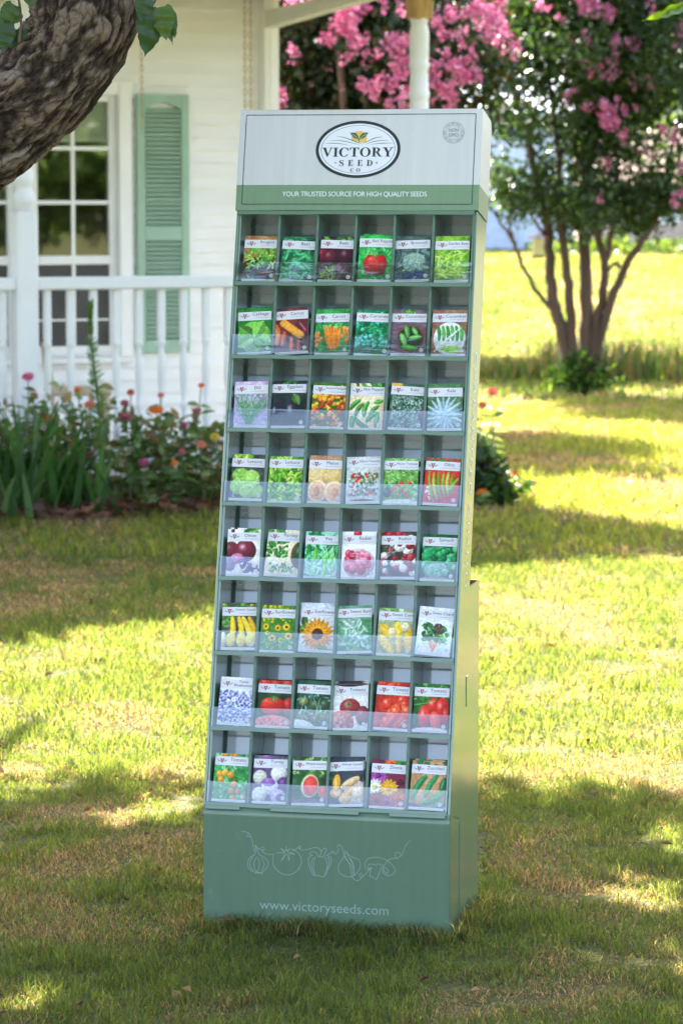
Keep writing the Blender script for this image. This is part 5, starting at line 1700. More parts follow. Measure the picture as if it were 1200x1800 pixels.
# lettering up the side of the tray
pr = Print(lambda a, b, d: T(HW + d, TT * .575 - a, .062 + b))
pr.text('GUARANTEED', -.105, 0, .33, .034, 0, 1.25)
pr.mb.build('side_lettering', [M_PALETEXT], rack)
pr = Print(lambda a, b, d: T(HW + d, TT * .575 - a, .062 + b))
pr.text('QUALITY', .185, 0, .20, .034, 0, 1.25)
pr.mb.build('side_lettering', [M_PALETEXT], rack)

# line drawing and web address on the base
def bfn(a, b, d):
    u = (a + HW) / .57; v = (b + .01) / (HB + .008)
    return (a, -.002 - wavy(u) * (1 - v) - .0012 * math.sin(u * 9) * v - d, b)
def B(x, y):
    px, py = 400 + x / 3.3333, 1420 + y / 3.3333
    u = (px - 357.5) / 432.5
    yt_, yb_ = 1412 + 19 * u, 1627 + 22.5 * u
    return ((u - .5) * .57, HB * (1 - (py - yt_) / (yb_ - yt_)))
pr = Print(bfn, .0006)
ART = [
 [(85, 137), (110, 138), (128, 145), (138, 158), (133, 168), (122, 166), (120, 157), (130, 150), (142, 165), (150, 190), (158, 230), (162, 255)],
 [(162, 255), (172, 240), (168, 215), (180, 245), (192, 270), (215, 285), (240, 305), (243, 335), (225, 360), (200, 375), (170, 374), (145, 365), (128, 348), (122, 320), (135, 290), (160, 275), (172, 255)],
 [(152, 285), (135, 320), (142, 350), (156, 366)], [(176, 285), (160, 320), (168, 365), (184, 362), (192, 320), (182, 285)], [(205, 290), (222, 330), (204, 362)], [(165, 372), (172, 382), (180, 372), (190, 385), (197, 374), (208, 386), (212, 370)],
 [(170, 215), (190, 240), (202, 232), (214, 226), (223, 237), (214, 248), (204, 240), (214, 258), (245, 271), (275, 268)],
 [(275, 268), (272, 310), (285, 350), (320, 380), (360, 390), (400, 378), (430, 345), (440, 310), (430, 275), (405, 250), (385, 238)],
 [(292, 262), (335, 260), (348, 254)], [(350, 220), (352, 250), (376, 235), (360, 256), (402, 272), (372, 262), (366, 308), (355, 268), (322, 308), (340, 265), (318, 235), (345, 250), (350, 220)],
 [(385, 250), (410, 240), (425, 223), (436, 222), (430, 236), (420, 229), (440, 245), (480, 240), (520, 230), (545, 238), (555, 255)],
 [(500, 275), (484, 290), (480, 310), (488, 345), (505, 385), (515, 395), (540, 394), (560, 402), (580, 392), (600, 350), (615, 315), (612, 290), (592, 278)],
 [(505, 278), (490, 268), (500, 255), (530, 262), (535, 280), (560, 286), (575, 270), (587, 240), (578, 234), (560, 245), (555, 265), (545, 285)], [(585, 278), (612, 262), (625, 256)],
 [(510, 290), (497, 330), (515, 390)], [(522, 285), (510, 330), (520, 392)], [(575, 285), (592, 330), (577, 390)], [(590, 285), (604, 310), (590, 365)],
 [(612, 262), (625, 252), (634, 266), (648, 262), (657, 240), (650, 225), (660, 216), (675, 225), (688, 260)],
 [(688, 260), (685, 290), (665, 320), (655, 355), (670, 385), (700, 398), (735, 401), (765, 380), (785, 340), (775, 300), (745, 290), (715, 272), (700, 250), (694, 285), (706, 305), (735, 345), (740, 410)],
 [(706, 265), (735, 320), (752, 385)], [(722, 290), (745, 330), (748, 395)], [(692, 275), (720, 330), (732, 400)],
 [(735, 400), (755, 420), (775, 422), (795, 400), (790, 381), (778, 390), (790, 405), (820, 380), (850, 345)],
 [(850, 345), (825, 360), (812, 330), (825, 300), (860, 288), (900, 290), (945, 310), (980, 345), (985, 375), (960, 392), (930, 390), (915, 370), (920, 345)],
 [(862, 330), (845, 326), (830, 336), (832, 352), (848, 352)], [(860, 325), (875, 333), (890, 325), (905, 336), (918, 330)],
 [(850, 345), (840, 395), (855, 402), (865, 410), (880, 414), (898, 372), (912, 345), (930, 380), (946, 375), (940, 355), (920, 345)],
 [(920, 345), (940, 310), (970, 295), (1000, 292), (1018, 280), (1015, 262), (995, 260), (985, 275), (1000, 291), (1025, 275), (1040, 240), (1055, 210), (1073, 190)],
]
for a in ART: pr.line([B(*p) for p in smooth(a, 5)], .00125)
pr.mb.build('line_drawing', [M_LINE], rack)
pr = Print(bfn, .0006)
bx_, by_ = B(571, 590)
pr.text('www.victoryseeds.com', bx_, by_, .2985, None, 0, 1.0, -.004)
pr.mb.build('web_address', [M_LINE], rack)

# ================================================================== SEED PACKETS
PW, PH, PT = .0800, .1110, .0045
SSX, SSY = 96, 132
gy_, gx_ = np.mgrid[0:SSY, 0:SSX]
GX = (gx_ + .5) / SSX; GY = (gy_ + .5) / SSX          # y runs 0..1.375 downwards

class Art:
    """a small printed picture, painted shape over shape on a grid of colour cells"""
    def __init__(s, seed, bg): s.r = np.random.default_rng(seed); s.a = np.zeros((SSY, SSX, 3)); s.a[:] = hx(bg)
    def mottle(s, c1, c2, f=6, seed=0, fy=None):
        n = fbm(GX * f, GY * (fy or f), seed + 5, 3); n = np.clip((n - .5) * 3 + .5, 0, 1)[..., None]
        s.a = hx(c1) * (1 - n) + hx(c2) * n; return s
    def _put(s, m, col): s.a = s.a * (1 - m[..., None]) + col * m[..., None]
    def ell(s, cx, cy, rx, ry=None, rot=0, c='ff0000', sh=.45, hl=.35, rim=None):
        ry = ry or rx; q = math.radians(rot); co, si = math.cos(q), math.sin(q)
        u = ((GX - cx) * co + (GY - cy) * si) / rx; v = (-(GX - cx) * si + (GY - cy) * co) / ry
        d = np.sqrt(u * u + v * v); m = np.clip((1 - d) * min(rx, ry) * SSX + .5, 0, 1)
        dx, dy = (GX - cx) / rx, (GY - cy) / ry
        k = 1 - sh * np.clip((dx * .4 + dy * .6) * .8 + d * d * .45, 0, 1)
        col = hx(c) * k[..., None]
        if hl:
            g = np.exp(-(((dx + .3) / .28) ** 2 + ((dy + .35) / .28) ** 2)) * hl
            col = col + (1 - col) * g[..., None]
        s._put(m, np.clip(col, 0, 1))
        if rim: s._put(np.clip(1 - np.abs(d - 1) * min(rx, ry) * SSX / 1.2, 0, 1) * .8, hx(rim))
        return s
    def leaf(s, cx, cy, L, W, rot, c, vein=.25):
        q = math.radians(rot); co, si = math.cos(q), math.sin(q)
        u = ((GX - cx) * co + (GY - cy) * si) / L; v = (-(GX - cx) * si + (GY - cy) * co) / W
        prof = np.clip(1 - (2 * u) ** 2, 0, 1) * (1 - .35 * u)
        m = np.clip((prof * .5 - np.abs(v)) * W * SSX + .5, 0, 1) * (np.abs(u) < .5)
        col = hx(c) * (1 - .25 * (v > 0))[..., None]
        col = np.where((np.abs(v) * W * SSX < .7)[..., None], col + (1 - col) * vein, col)
        s._put(m, col); return s
    def line(s, pts, w, c, sh=.3):
        m = np.zeros_like(GX); e = np.zeros_like(GX)
        for (x0, y0), (x1, y1) in zip(pts[:-1], pts[1:]):
            dx, dy = x1 - x0, y1 - y0; t = np.clip(((GX - x0) * dx + (GY - y0) * dy) / (dx * dx + dy * dy + 1e-9), 0, 1)
            d = np.hypot(GX - x0 - t * dx, GY - y0 - t * dy); m = np.maximum(m, np.clip((w / 2 - d) * SSX + .5, 0, 1)); 
        s._put(m, hx(c)); return s
    def pod(s, x0, y0, x1, y1, w, c, bend=0.0, hl=.35, c2=None):
        """a fat tapered pod, finger or squash from one end to the other"""
        n = 14
        for i in range(n):
            t = i / (n - 1); k = math.sin(math.pi * min(max(.12 + .8 * t, 0), 1)) ** .5
            x = x0 + (x1 - x0) * t + bend * math.sin(math.pi * t) * (y1 - y0); y = y0 + (y1 - y0) * t - bend * math.sin(math.pi * t) * (x1 - x0)
            s.ell(x, y, w * .5 * k, None, 0, c, .3, 0)
        n2 = 10
        for i in range(n2):
            t = .15 + .7 * i / (n2 - 1)
            x = x0 + (x1 - x0) * t + bend * math.sin(math.pi * t) * (y1 - y0) - w * .12; y = y0 + (y1 - y0) * t - bend * math.sin(math.pi * t) * (x1 - x0) - w * .12
            m = np.clip((w * .10 - np.hypot(GX - x, GY - y)) * SSX + .5, 0, 1) * hl; s._put(m, hx(c2 or 'ffffff'))
        return s
    def leaves(s, n, cols, L=(.12, .24), W=.45, box=(0, 1, .3, 1.35)):
        for i in range(n):
            l = L[0] + (L[1] - L[0]) * s.r.random(); s.leaf(box[0] + (box[1] - box[0]) * s.r.random(), box[2] + (box[3] - box[2]) * s.r.random(), l, l * W, s.r.random() * 360, cols[s.r.integers(len(cols))])
        return s
    def dots(s, n, cols, r=(.02, .05), box=(0, 1, .3, 1.35), hl=.3, sh=.35):
        for i in range(n):
            q = r[0] + (r[1] - r[0]) * s.r.random(); s.ell(box[0] + (box[1] - box[0]) * s.r.random(), box[2] + (box[3] - box[2]) * s.r.random(), q, None, 0, cols[s.r.integers(len(cols))], sh, hl)
        return s
    def daisy(s, cx, cy, r, c, ctr, n=14, w=.34, rc=.3):
        for ring, k in ((0, 1), (1, .8)):
            for i in range(n):
                a = 360 * (i + .5 * ring) / n + s.r.random() * 6
                s.leaf(cx + r * .6 * k * math.cos(math.radians(a)), cy + r * .6 * k * math.sin(math.radians(a)), r * .95 * k, r * w, a, c, .08)
        s.ell(cx, cy, r * rc, None, 0, ctr, .5, .1); return s
    def mesh(s, name):
        # average down to the cells of the mesh, to linear colour
        gr = .80 + .40 * fbm(GX * 22, GY * 22, int(s.r.integers(999)), 3)
        s.a = np.clip(s.a * gr[..., None], 0, 1)
        lum = s.a.mean(2, keepdims=True); s.a = np.clip((s.a * .96 + lum * .04 - .48) * 1.10 + .48, 0, 1)
        a = s.a.reshape(SSY // 2, 2, SSX // 2, 2, 3).mean((1, 3))
        ny, nx = a.shape[:2]
        jj, ii = np.mgrid[0:ny + 1, 0:nx + 1]
        V = np.stack([(ii / nx - .5) * PW, np.full(ii.shape, -PT / 2 - .0003), PH * (1 - jj / ny)], -1).reshape(-1, 3)
        V[:, 1] -= .0010 * np.cos(V[:, 0] / PW * math.pi) * np.sin(V[:, 2] / PH * math.pi)
        k = (np.arange(ny)[:, None] * (nx + 1) + np.arange(nx)[None])
        F = np.stack([k + nx + 1, k + nx + 2, k + 1, k], -1).reshape(-1, 4)
        return np_mesh(name, V, F, M_PRINT, col=lin(np.clip(a, 0, 1).reshape(-1, 3)), smooth=True)

G1 = ['3f8f2a', '5fb53a', '2b6e22', '7cc24a']; G2 = ['1f7a45', '2f9a5a', '15603a', '4fb878']; GG_ = ['6d8f78', '8fb09a', '56786a', 'a9c4b4']; GY_ = ['8fd02a', 'b5e040', '6db820', 'cdea6a']
def a_arugula(s): s.mottle('8a5a30', 'b98a55', 4); s.ell(.5, 1.0, .55, .36, 0, '3a231a', .4, 0); s.leaves(90, ['58b52a', '7fd03a', '2f7f1f', 'a4dd58'], (.12, .28), .26, (.05, .95, .35, .95)); s.leaf(.75, 1.1, .5, .06, -8, 'b5602a'); s.leaves(12, G1, (.08, .14), .4, (0, .35, 1.15, 1.35))
def a_basil(s): s.mottle('12583a', '1f7a4a', 5); s.leaves(60, G2, (.22, .42), .5); s.leaves(16, ['4fc07a', '66cc88'], (.2, .34), .45, (.1, .9, .4, 1.3)); s.leaves(12, G2, (.2, .3), .5, (0, 1, 0, .15))
def a_beet(s): s.mottle('2a1020', '4a1a30', 4); s.leaves(20, G1, (.2, .35), .3, (0, 1, 0, .2)); s.ell(.05, .55, .18, .2, 0, '8a1a35'); [s.ell(x, y, r, r * 1.05, 0, c, .6, .35) for x, y, r, c in ((.30, .62, .20, '6a2230'), (.78, .58, .26, '4a1628'), (.68, 1.02, .25, '5a2028'))]; s.leaves(26, ['7aa03a', '9abb55', '4f7a2a'], (.14, .26), .4, (0, .45, .95, 1.35)); s.line([(.3, 1.2), (.6, .8)], .015, 'a88a98'); s.line([(.55, 1.3), (.8, .9)], .012, 'a88a98')
def a_bell(s): s.mottle('178a3a', '3fc05a', 5); s.leaves(40, ['2aa04a', '5fd070', '147a30'], (.15, .3), .5); [s.ell(x, .86, .17, .30, 0, c, .4, .3) for x, c in ((.33, 'c81a14'), (.67, 'b81410'), (.5, 'd8281c'))]; s.ell(.5, .84, .36, .27, 0, 'd0201a', .45, .5); s.ell(.40, .72, .12, .1, 0, 'e04838', .1, .5); s.pod(.52, .65, .44, .50, .09, '5fb53a')
def a_broccoli(s): s.mottle('3a4f4a', '5a7268', 5); s.leaves(26, ['4a5f66', '6f8f86', '88a89a'], (.25, .45), .4); s.ell(.55, .80, .34, .30, 0, '88a592', .35, .1); s.dots(160, ['9ab8a4', '7f9f8a', 'acc8b4'], (.015, .03), (.25, .85, .55, 1.05), .2); s.leaves(14, ['3a4a8a', '44605a'], (.3, .5), .25, (0, 1, 1.05, 1.3))
def a_bean(s): s.mottle('5a8a2a', '8fbf3a', 6); [s.pod(s.r.random(), .1 + 1.2 * s.r.random(), s.r.random(), .1 + 1.2 * s.r.random(), .085, ['9ccf3a', 'b8dc5a', '7db82a', 'cfe878'][s.r.integers(4)], .1) for _ in range(34)]
def a_cabbage(s): s.mottle('1f6a2a', '2f8a3a', 4); s.ell(.5, .85, .50, .45, 0, '7fc850', .35, .2); [s.leaf(.5 + .3 * math.cos(q), .85 + .25 * math.sin(q), .6, .36, math.degrees(q), c) for q, c in ((.4, '8fd45f'), (1.5, '6fb845'), (2.6, '9adc6a'), (3.8, '5fa83a'), (5.2, '86cc58'))]; s.leaves(30, ['5f9f4a', '86b878'], (.1, .2), .3, (.1, .9, 1.05, 1.3))
def a_carrotmix(s): s.mottle('4a2a2a', '7a3a35', 4); [s.pod(x, .05, x + .3, .12, .1, '7a2a3a') for x in (.4, .6)]; [s.pod(*p) for p in ((.02, .50, .10, .80, .2, 'f07a2a'), (.3, .72, .22, 1.1, .14, 'e05a3a'), (.12, .75, .05, 1.05, .16, 'f0883a'), (.75, .45, .98, .75, .2, '7a2438'), (.5, .9, .5, 1.25, .13, 'e86a38'), (.72, 1.0, .70, 1.3, .12, 'c84838'))]; [s.ell(.28 + .08 * i, .45 + .06 * i, .12, .11, 0, 'f5a83a', .3, .2, 'e07a1a') for i in range(7)]
def a_carrot(s): s.mottle('1f7a35', '3fae55', 6); s.leaves(30, G2, (.15, .25), .3); s.dots(14, ['f58a2a', 'ffa84a'], (.04, .07), (.0, .25, .7, 1.1)); s.dots(14, ['f58a2a', 'ffa84a'], (.04, .07), (.78, 1, .55, .95)); [s.pod(.28 + .09 * i, .52, .36 + .085 * i - .03 * (i - 2), 1.22 - .03 * abs(i - 2), .10, ['f5801a', 'ff962f'][i % 2], 0, .3, 'ffd0a0') for i in range(6)]; s.leaves(16, ['5fc04a', '8fdc6a'], (.1, .2), .25, (.2, .75, .4, .55))
def a_coriander(s): s.mottle('0f5a35', '1f8a5a', 7); s.dots(120, ['1f9a5f', '3fc08a', '5fd8c8', '148048', '2fae60'], (.03, .07), (0, 1, .05, 1.1), .1); s.dots(40, ['4fd0b8', '7fe0d8'], (.03, .06), (0, 1, .85, 1.1), .1); s.leaves(30, ['0f5a2a', '1f7a3a'], (.08, .14), .5, (0, 1, 1.05, 1.35))
def a_cucbowl(s): s.mottle('6a4f5f', '866a78', 5, fy=18); s.ell(.55, .85, .40, .38, 0, '7a4a2a', .3, 0); s.ell(.55, .85, .34, .33, 0, '2a3a2a', .3, 0); [s.pod(*p) for p in ((.42, .5, .48, .8, .15, '4f9a3a'), (.30, .75, .42, 1.05, .16, '6fc04a'), (.62, .55, .75, .75, .13, '5faa45'), (.55, .85, .85, .8, .13, '78c455'), (.35, 1.1, .75, 1.15, .16, '5fb040'))]; s.leaves(12, G1, (.1, .2), .5, (.3, .7, 0, .15))
def a_cucplate(s): s.mottle('8a5a45', 'a87a60', 4, fy=14); s.ell(.52, .85, .46, .48, 0, 'e8ece8', .12, 0, 'c8d0cc'); [s.pod(.18 + .13 * i, .50, .22 + .13 * i, .90, .11, ['3f8a3a', '5fa850'][i % 2], .05, .3, 'c0e8a0') for i in range(6)]; [s.pod(.3 + .1 * i, 1.15 + .04 * i, .75 + .05 * i, 1.1 + .06 * i, .12, 'a0dc60') for i in range(3)]; s.pod(.10, 1.22, .82, .55, .085, 'f0f0ee', 0, .3)
def a_dill(s): s.mottle('cdbfe0', 'b8a4cc', 2); s.dots(10, ['d8b8d8', 'cfa8d0'], (.12, .2), (.4, .95, 0, .2), 0, .1); [s.line([(.35 + .2 * s.r.random(), 1.25), (s.r.random(), .35 + .5 * s.r.random())], .008, ['3f8a3a', '2f7030', '5fae50'][s.r.integers(3)]) for _ in range(90)]; s.leaves(150, ['2f7a3a', '4f9a4f', '1f602a'], (.05, .11), .2, (.05, .95, .35, .9))
def a_eggplant(s): s.mottle('1a1f24', '2f3a38', 3); s.leaves(10, G1, (.15, .25), .3, (.1, .9, 0, .3)); [s.ell(x, y, rx, ry, rot, c, .4, .55) for x, y, rx, ry, rot, c in ((.62, .95, .27, .42, 15, '20202c'), (.22, .85, .14, .40, 20, '2a2632'), (.12, .98, .14, .4, 10, '242030'))]; s.leaf(.72, .52, .4, .22, 60, '5a8a3a')
def a_marigold(s): s.mottle('2f5a1f', '4f7a2a', 7); s.dots(70, ['f5a01a', 'ffb82a', 'e0601a', 'c8381a', 'ffcc3a'], (.05, .09), hl=.15); s.dots(60, ['ffd04a', 'e8501a', 'd8402a'], (.02, .04), (0, 1, .05, 1.35), .1); s.leaves(50, ['3f7a2a', '2a5a1a'], (.05, .12), .3, (0, 1, .9, 1.35))
def a_jalapeno(s): s.mottle('e0c098', 'f0dcb8', 3); s.leaves(12, G1, (.2, .3), .3, (0, 1, 0, .15)); [s.pod(*p) for p in ((.05, .75, .3, .5, .14, '3f9a2a', .1, .5), (.2, .95, .4, .6, .13, '2f8420', .1, .5), (.45, .95, .55, .55, .15, '48a832', .1, .5), (.62, .95, .85, .65, .13, '3a9428', .1, .5), (.75, .55, .95, .5, .13, '4fae38'), (.55, 1.1, .85, .85, .15, '2f8a24', .1, .5), (.2, 1.02, .6, 1.3, .14, '2a7a1f', -.1, .5), (.1, 1.0, .12, 1.3, .16, '3f9a2a'), (.85, .9, .8, 1.25, .14, '45a030'))]
def a_kale(s): s.mottle('2f4a3a', '4f6f58', 6); s.leaves(170, GG_, (.06, .14), .5, (.05, .95, .35, 1.3)); s.dots(120, ['b8d0c0', '9abca8', 'd0e0d8'], (.01, .022), (.05, .95, .4, 1.3), 0); s.ell(.1, .05, .22, .12, 0, 'f0b83a', .2, .1); s.ell(.95, .9, .1, .18, 0, '6a3a4a')
def a_kaleblue(s): s.mottle('3f6a44', '5f8a5a', 8); [s.leaf(.5 + .28 * math.cos(q), .92 + .30 * math.sin(q), .66, .13, math.degrees(q), ['9fbcc4', 'b8d0d4', '86a8b0', 'a8c4c8'][i % 4], .5) for i, q in enumerate(np.arange(0, 6.28, .33))]; s.leaves(40, ['3f7a3a', '2f5f30'], (.06, .1), .3, (0, 1, 0, .12))
def a_lettuce1(s): s.mottle('3a3f3f', '5a6058', 12); s.leaves(10, GY_, (.2, .3), .6, (0, .6, 0, .1)); [s.ell(*p) for p in ((.3, .62, .26, .2, 0, '8fc84a', .3, .1), (.62, .72, .26, .26, 20, 'a8d860', .3, .1), (.28, .95, .28, .24, 0, '9ccc5a', .3, .1), (.55, 1.08, .26, .22, 0, 'b0dc70', .3, .1), (.85, 1.1, .2, .2, 0, 'a0d060', .3, .1))]; s.leaves(50, ['b8e878', '7fb840', 'cdf090'], (.06, .16), .4, (.1, .85, .5, 1.25))
def a_lettuce2(s): s.mottle('2f6a1a', '4f9a22', 5); s.leaves(130, GY_, (.12, .28), .55); s.leaves(20, GY_, (.12, .24), .5, (0, 1, 0, .12)); s.leaves(30, ['2f5a1a', '1f4a14'], (.08, .16), .3, (0, 1, .4, 1.3))
def a_melon(s): s.mottle('a8785a', 'c09070', 3); s.ell(.25, .55, .30, .28, 0, 'e8c888', .25, .2); s.ell(.78, .56, .32, .30, 0, 'e0bc78', .25, .2); s.ell(.28, 1.0, .28, .33, 0, 'f5d8a8', .15, .1, 'd0b070'); s.ell(.27, 1.0, .21, .26, 0, 'f5b060', .15, .1); s.ell(.26, 1.0, .09, .15, 0, 'd88838', .2, 0); s.ell(.78, 1.02, .30, .32, 0, 'f8dca8', .15, .1, 'd0b070'); s.ell(.78, 1.02, .23, .25, 0, 'f8b868', .15, .1); s.ell(.8, 1.02, .1, .13, 0, 'e09848', .2, 0)
def a_micro1(s): s.mottle('d8d8d4', 'c4c6c2', 2); s.leaf(.45, .1, .5, .05, 4, '2a2a2a'); s.leaves(150, ['3f6a3a', '5f8a50', '2f5030', '7aa070'], (.06, .13), .5, (.08, .92, .48, 1.15)); s.dots(34, ['d8302a', 'e8603a', 'f0b078', 'c8281f'], (.025, .045), (.15, .85, .5, 1.1), .4); s.leaf(.5, 1.27, .8, .07, 0, '6a5040')
def a_micro2(s): s.mottle('5f9a3a', '86ba55', 5); s.leaves(170, ['6fae45', '8fcc5f', '3f7a2a', 'a8dc80'], (.08, .16), .5, (0, 1, .0, 1.1)); s.ell(.5, 1.32, .6, .14, 0, 'eeeeec', .05, 0); s.dots(26, ['e0301f', 'c8241a', 'f05a30'], (.025, .05), (.25, .8, .7, 1.15), .4); s.ell(.12, 1.0, .12, .14, 0, '4a4a50')
def a_okra(s): s.mottle('c8261f', 'd83a30', 3); s.leaves(30, ['2f8a2a', '1f6a30', 'c82a38', 'e8405a'], (.08, .18), .4, (0, 1, 0, .15)); s.dots(10, ['f5e8e0', 'ffffff'], (.03, .04), (.05, .2, .85, 1.2)); [s.pod(.12 + .14 * i, .42 + .04 * (i % 2), .32 + .10 * i, 1.25 - .05 * i, .095, ['7fb82a', '9ccc40', '68a420'][i % 3], -.06, .5, 'd8f0a0') for i in range(6)]; s.pod(.7, .95, .98, .55, .09, '8fc438', 0, .4, 'd8f0a0')
def a_onion(s): s.mottle('e8e0d8', 'f5f0ea', 3); s.leaves(10, G1, (.3, .5), .3, (.5, 1, 0, .1)); s.ell(.15, .05, .05, .12, 0, '5a1a2a'); s.ell(.12, .6, .24, .24, 0, '7a2030', .5, .3); s.ell(.55, .62, .32, .32, 0, '7f1a2c', .55, .65); s.ell(.32, .85, .2, .16, 0, 'c87a98', .2, .3); s.ell(.1, 1.02, .18, .2, 0, '9a80b0', .2, .2, 'e8dce8'); s.leaves(14, ['6a3a9a', '7a48a8', 'e8d8f0', '4a2a3a'], (.15, .3), .35, (.4, .95, .85, 1.25))
def a_parsley(s): s.mottle('e8d0a0', 'f2e2c0', 3); s.leaves(90, ['2f8a2a', '4fae3a', '1f6a1f'], (.07, .14), .55, (0, .62, .3, .8)); s.leaves(24, ['2f8a2a', '4fae3a'], (.07, .14), .5, (0, .5, 0, .12)); s.ell(1.0, .72, .26, .40, 0, '8a4a2a'); s.ell(1.0, .70, .2, .34, 0, '2f5a30'); s.leaves(60, ['3a8a48', '58a868', '2f7040'], (.06, .12), .45, (.15, .85, 1.0, 1.25))
def a_pea(s): s.mottle('6fc49a', '9fdcc0', 3); s.leaves(50, ['2fae50', '58cc78', '8fe0b0', '1f8a3a'], (.15, .3), .55, (0, 1, 0, .9)); s.leaves(24, ['a8e0d0', 'c0ecdc'], (.2, .34), .5, (0, 1, .9, 1.3)); [s.pod(*p) for p in ((.32, .52, .3, .85, .13, '5fbf3a'), (.62, .58, .58, .9, .11, '6fcc45'), (.82, .62, .72, 1.0, .13, '86d45f'), (.6, .95, .58, 1.28, .14, '9ae080'), (.3, .95, .32, 1.25, .1, 'a0e0a0'))]; [s.line([(s.r.random(), .4), (s.r.random(), 1.2)], .012, 'dff5e8') for _ in range(7)]
def a_radish1(s): s.mottle('efe8e8', 'f8f4f4', 2); s.ell(.45, .05, .12, .1, 0, 'd8284a'); s.ell(.52, .92, .46, .42, 0, 'd8b8c0', .2, 0, 'c09aa8'); s.dots(46, ['d83a58', 'e85a78', 'c82848', 'f08098'], (.08, .13), (.18, .86, .62, 1.15), .4); [s.line([(.2 + .6 * s.r.random(), .5 + .3 * s.r.random()), (.2 + .7 * s.r.random(), .6 + .5 * s.r.random())], .010, 'f8dce4') for _ in range(9)]
def a_radish2(s): s.mottle('3a3a2f', '55503f', 5); s.dots(60, ['b8182f', 'f5f0ee', 'c8283f', '9a1428', 'f8e8ec'], (.07, .12), (0, 1, 0, 1.3), .4); [s.line([(s.r.random(), .3 + .9 * s.r.random()), (s.r.random(), .3 + .9 * s.r.random())], .010, 'e8e0d8') for _ in range(7)]; s.leaves(18, ['4f7a2a', '6fa040'], (.08, .14), .3)
def a_spinach(s): s.mottle('0f4a2a', '1f6a3f', 6); s.dots(90, ['1f8a4a', '2faa5f', '48c07a', '146a38', '68d098'], (.06, .12), (0, 1, .3, 1.0), .35); s.ell(.45, 1.05, .36, .22, 0, '78a898', .2, .1); s.leaves(30, ['8fc8a8', 'a8d8c0', '5fae88'], (.1, .22), .4, (.1, .8, .9, 1.2)); s.leaf(.5, 1.3, 1.2, .12, 0, 'a89098')
def a_squash(s): s.mottle('3a4430', '57604a', 4); s.leaves(16, G1 + ['e8d040'], (.1, .2), .5, (0, 1, 0, .15)); s.leaves(14, ['4f8a2f', '6fae48'], (.15, .25), .5, (0, .25, .3, .75)); [s.pod(x0, .45, x1, 1.18, .17, c, .06, .3, 'fff4b0') for x0, x1, c in ((.30, .28, 'f5cc2a'), (.50, .58, 'f0c424'), (.62, .88, 'f8d438'), (.8, 1.0, 'e8b820'))]; [s.ell(x, 1.08, .15, .2, 0, 'f8dc58', .25, .2) for x in (.27, .58, .86)]; s.ell(.05, 1.1, .1, .25, 0, 'f0ecc0')
def a_sunfield(s): s.mottle('3f7a1f', '5f9a2a', 6); s.dots(60, ['f5c81a', 'ffd83a', 'e8b010'], (.02, .035), (0, 1, 0, .5), 0); [s.daisy(*p) for p in ((.35, .95, .12, 'ffcc1a', '3a2010'), (.75, .62, .12, 'ffd02a', '3a2010'), (.5, .65, .1, 'f5c01a', '3a2010'), (.82, .88, .12, 'ffcc1a', '3a2010'), (.15, .62, .1, 'f8c820', '3a2010'), (.6, 1.0, .08, 'ffd02a', '3a2010'), (.2, .8, .07, 'ffd02a', '3a2010'))]; s.leaves(60, ['4f9a2a', '6fb83a', '8fcc50'], (.06, .12), .5, (0, 1, 1.0, 1.35))
def a_sunflower(s): s.mottle('dfe4ea', 'c8ccd4', 2); s.leaves(5, ['5f8a2a', '48701f'], (.3, .4), .5, (0, .3, .5, 1.0)); s.daisy(.52, .85, .48, 'f0a018', '4a2410', 20, .24, .34); s.dots(50, ['6a3818', '8a5020', '3a1a0c'], (.01, .022), (.40, .64, .72, .98), 0); s.leaf(.75, 1.25, .5, .16, 5, '7aa040')
def a_sweetbasil(s): s.mottle('4f8a5f', '78a884', 4); s.leaves(30, ['3f8a4a', '5fae68'], (.12, .22), .4, (0, 1, .4, 1.2)); s.leaves(46, ['9fccae', 'b4d8c0', '86b898', 'c4e0d0'], (.18, .34), .46, (.15, .9, .42, 1.15)); s.leaves(24, ['6fae48', '8fc860'], (.08, .14), .4, (.3, .7, 1.15, 1.33))
def a_corn(s): s.mottle('8a9a70', 'a8b48c', 3); s.leaves(10, ['d0e0b0', '9fc878', '7fae58'], (.4, .7), .3, (0, 1, 0, .35)); [s.pod(*p) for p in ((.12, .55, .42, .8, .28, 'f0c030', 0, .3, 'fff0a0'), (.55, .45, .62, .85, .24, 'f5cc3a', 0, .3, 'fff0a0'), (.88, .6, .92, 1.2, .26, 'f0bc28', 0, .3, 'fff0a0'), (.1, .85, .45, 1.25, .26, 'f5d048', 0, .3, 'fff0a0'), (.6, .9, .66, 1.25, .22, 'e8b830'))]; s.ell(.42, .68, .12, .13, 0, 'f0e0b0', .3, .1, 'd8a830'); s.ell(.78, .52, .12, .14, 0, 'f0e4c0', .3, .1, 'd8a830'); s.dots(80, ['ffe070', 'd89a18'], (.01, .016), (.1, .98, .5, 1.25), 0)
def a_chard(s): s.mottle('d4d8e0', 'e4e8ee', 2); [s.line([(.5, 1.28), (.3 + .07 * i, .85)], .025, ['f0882a', 'e8504a', 'f5c04a', 'f08a5a'][i % 4]) for i in range(7)]; s.leaves(90, ['1f5a24', '2f7a30', '48983f', '143f1a'], (.1, .2), .5, (.18, .85, .5, .95)); s.leaves(12, ['4a1a2a', '6a2a3a'], (.08, .16), .5, (.5, .75, .45, .75)); s.leaves(16, ['5fae48', '7fc860'], (.08, .14), .5, (.65, .9, .75, 1.0))
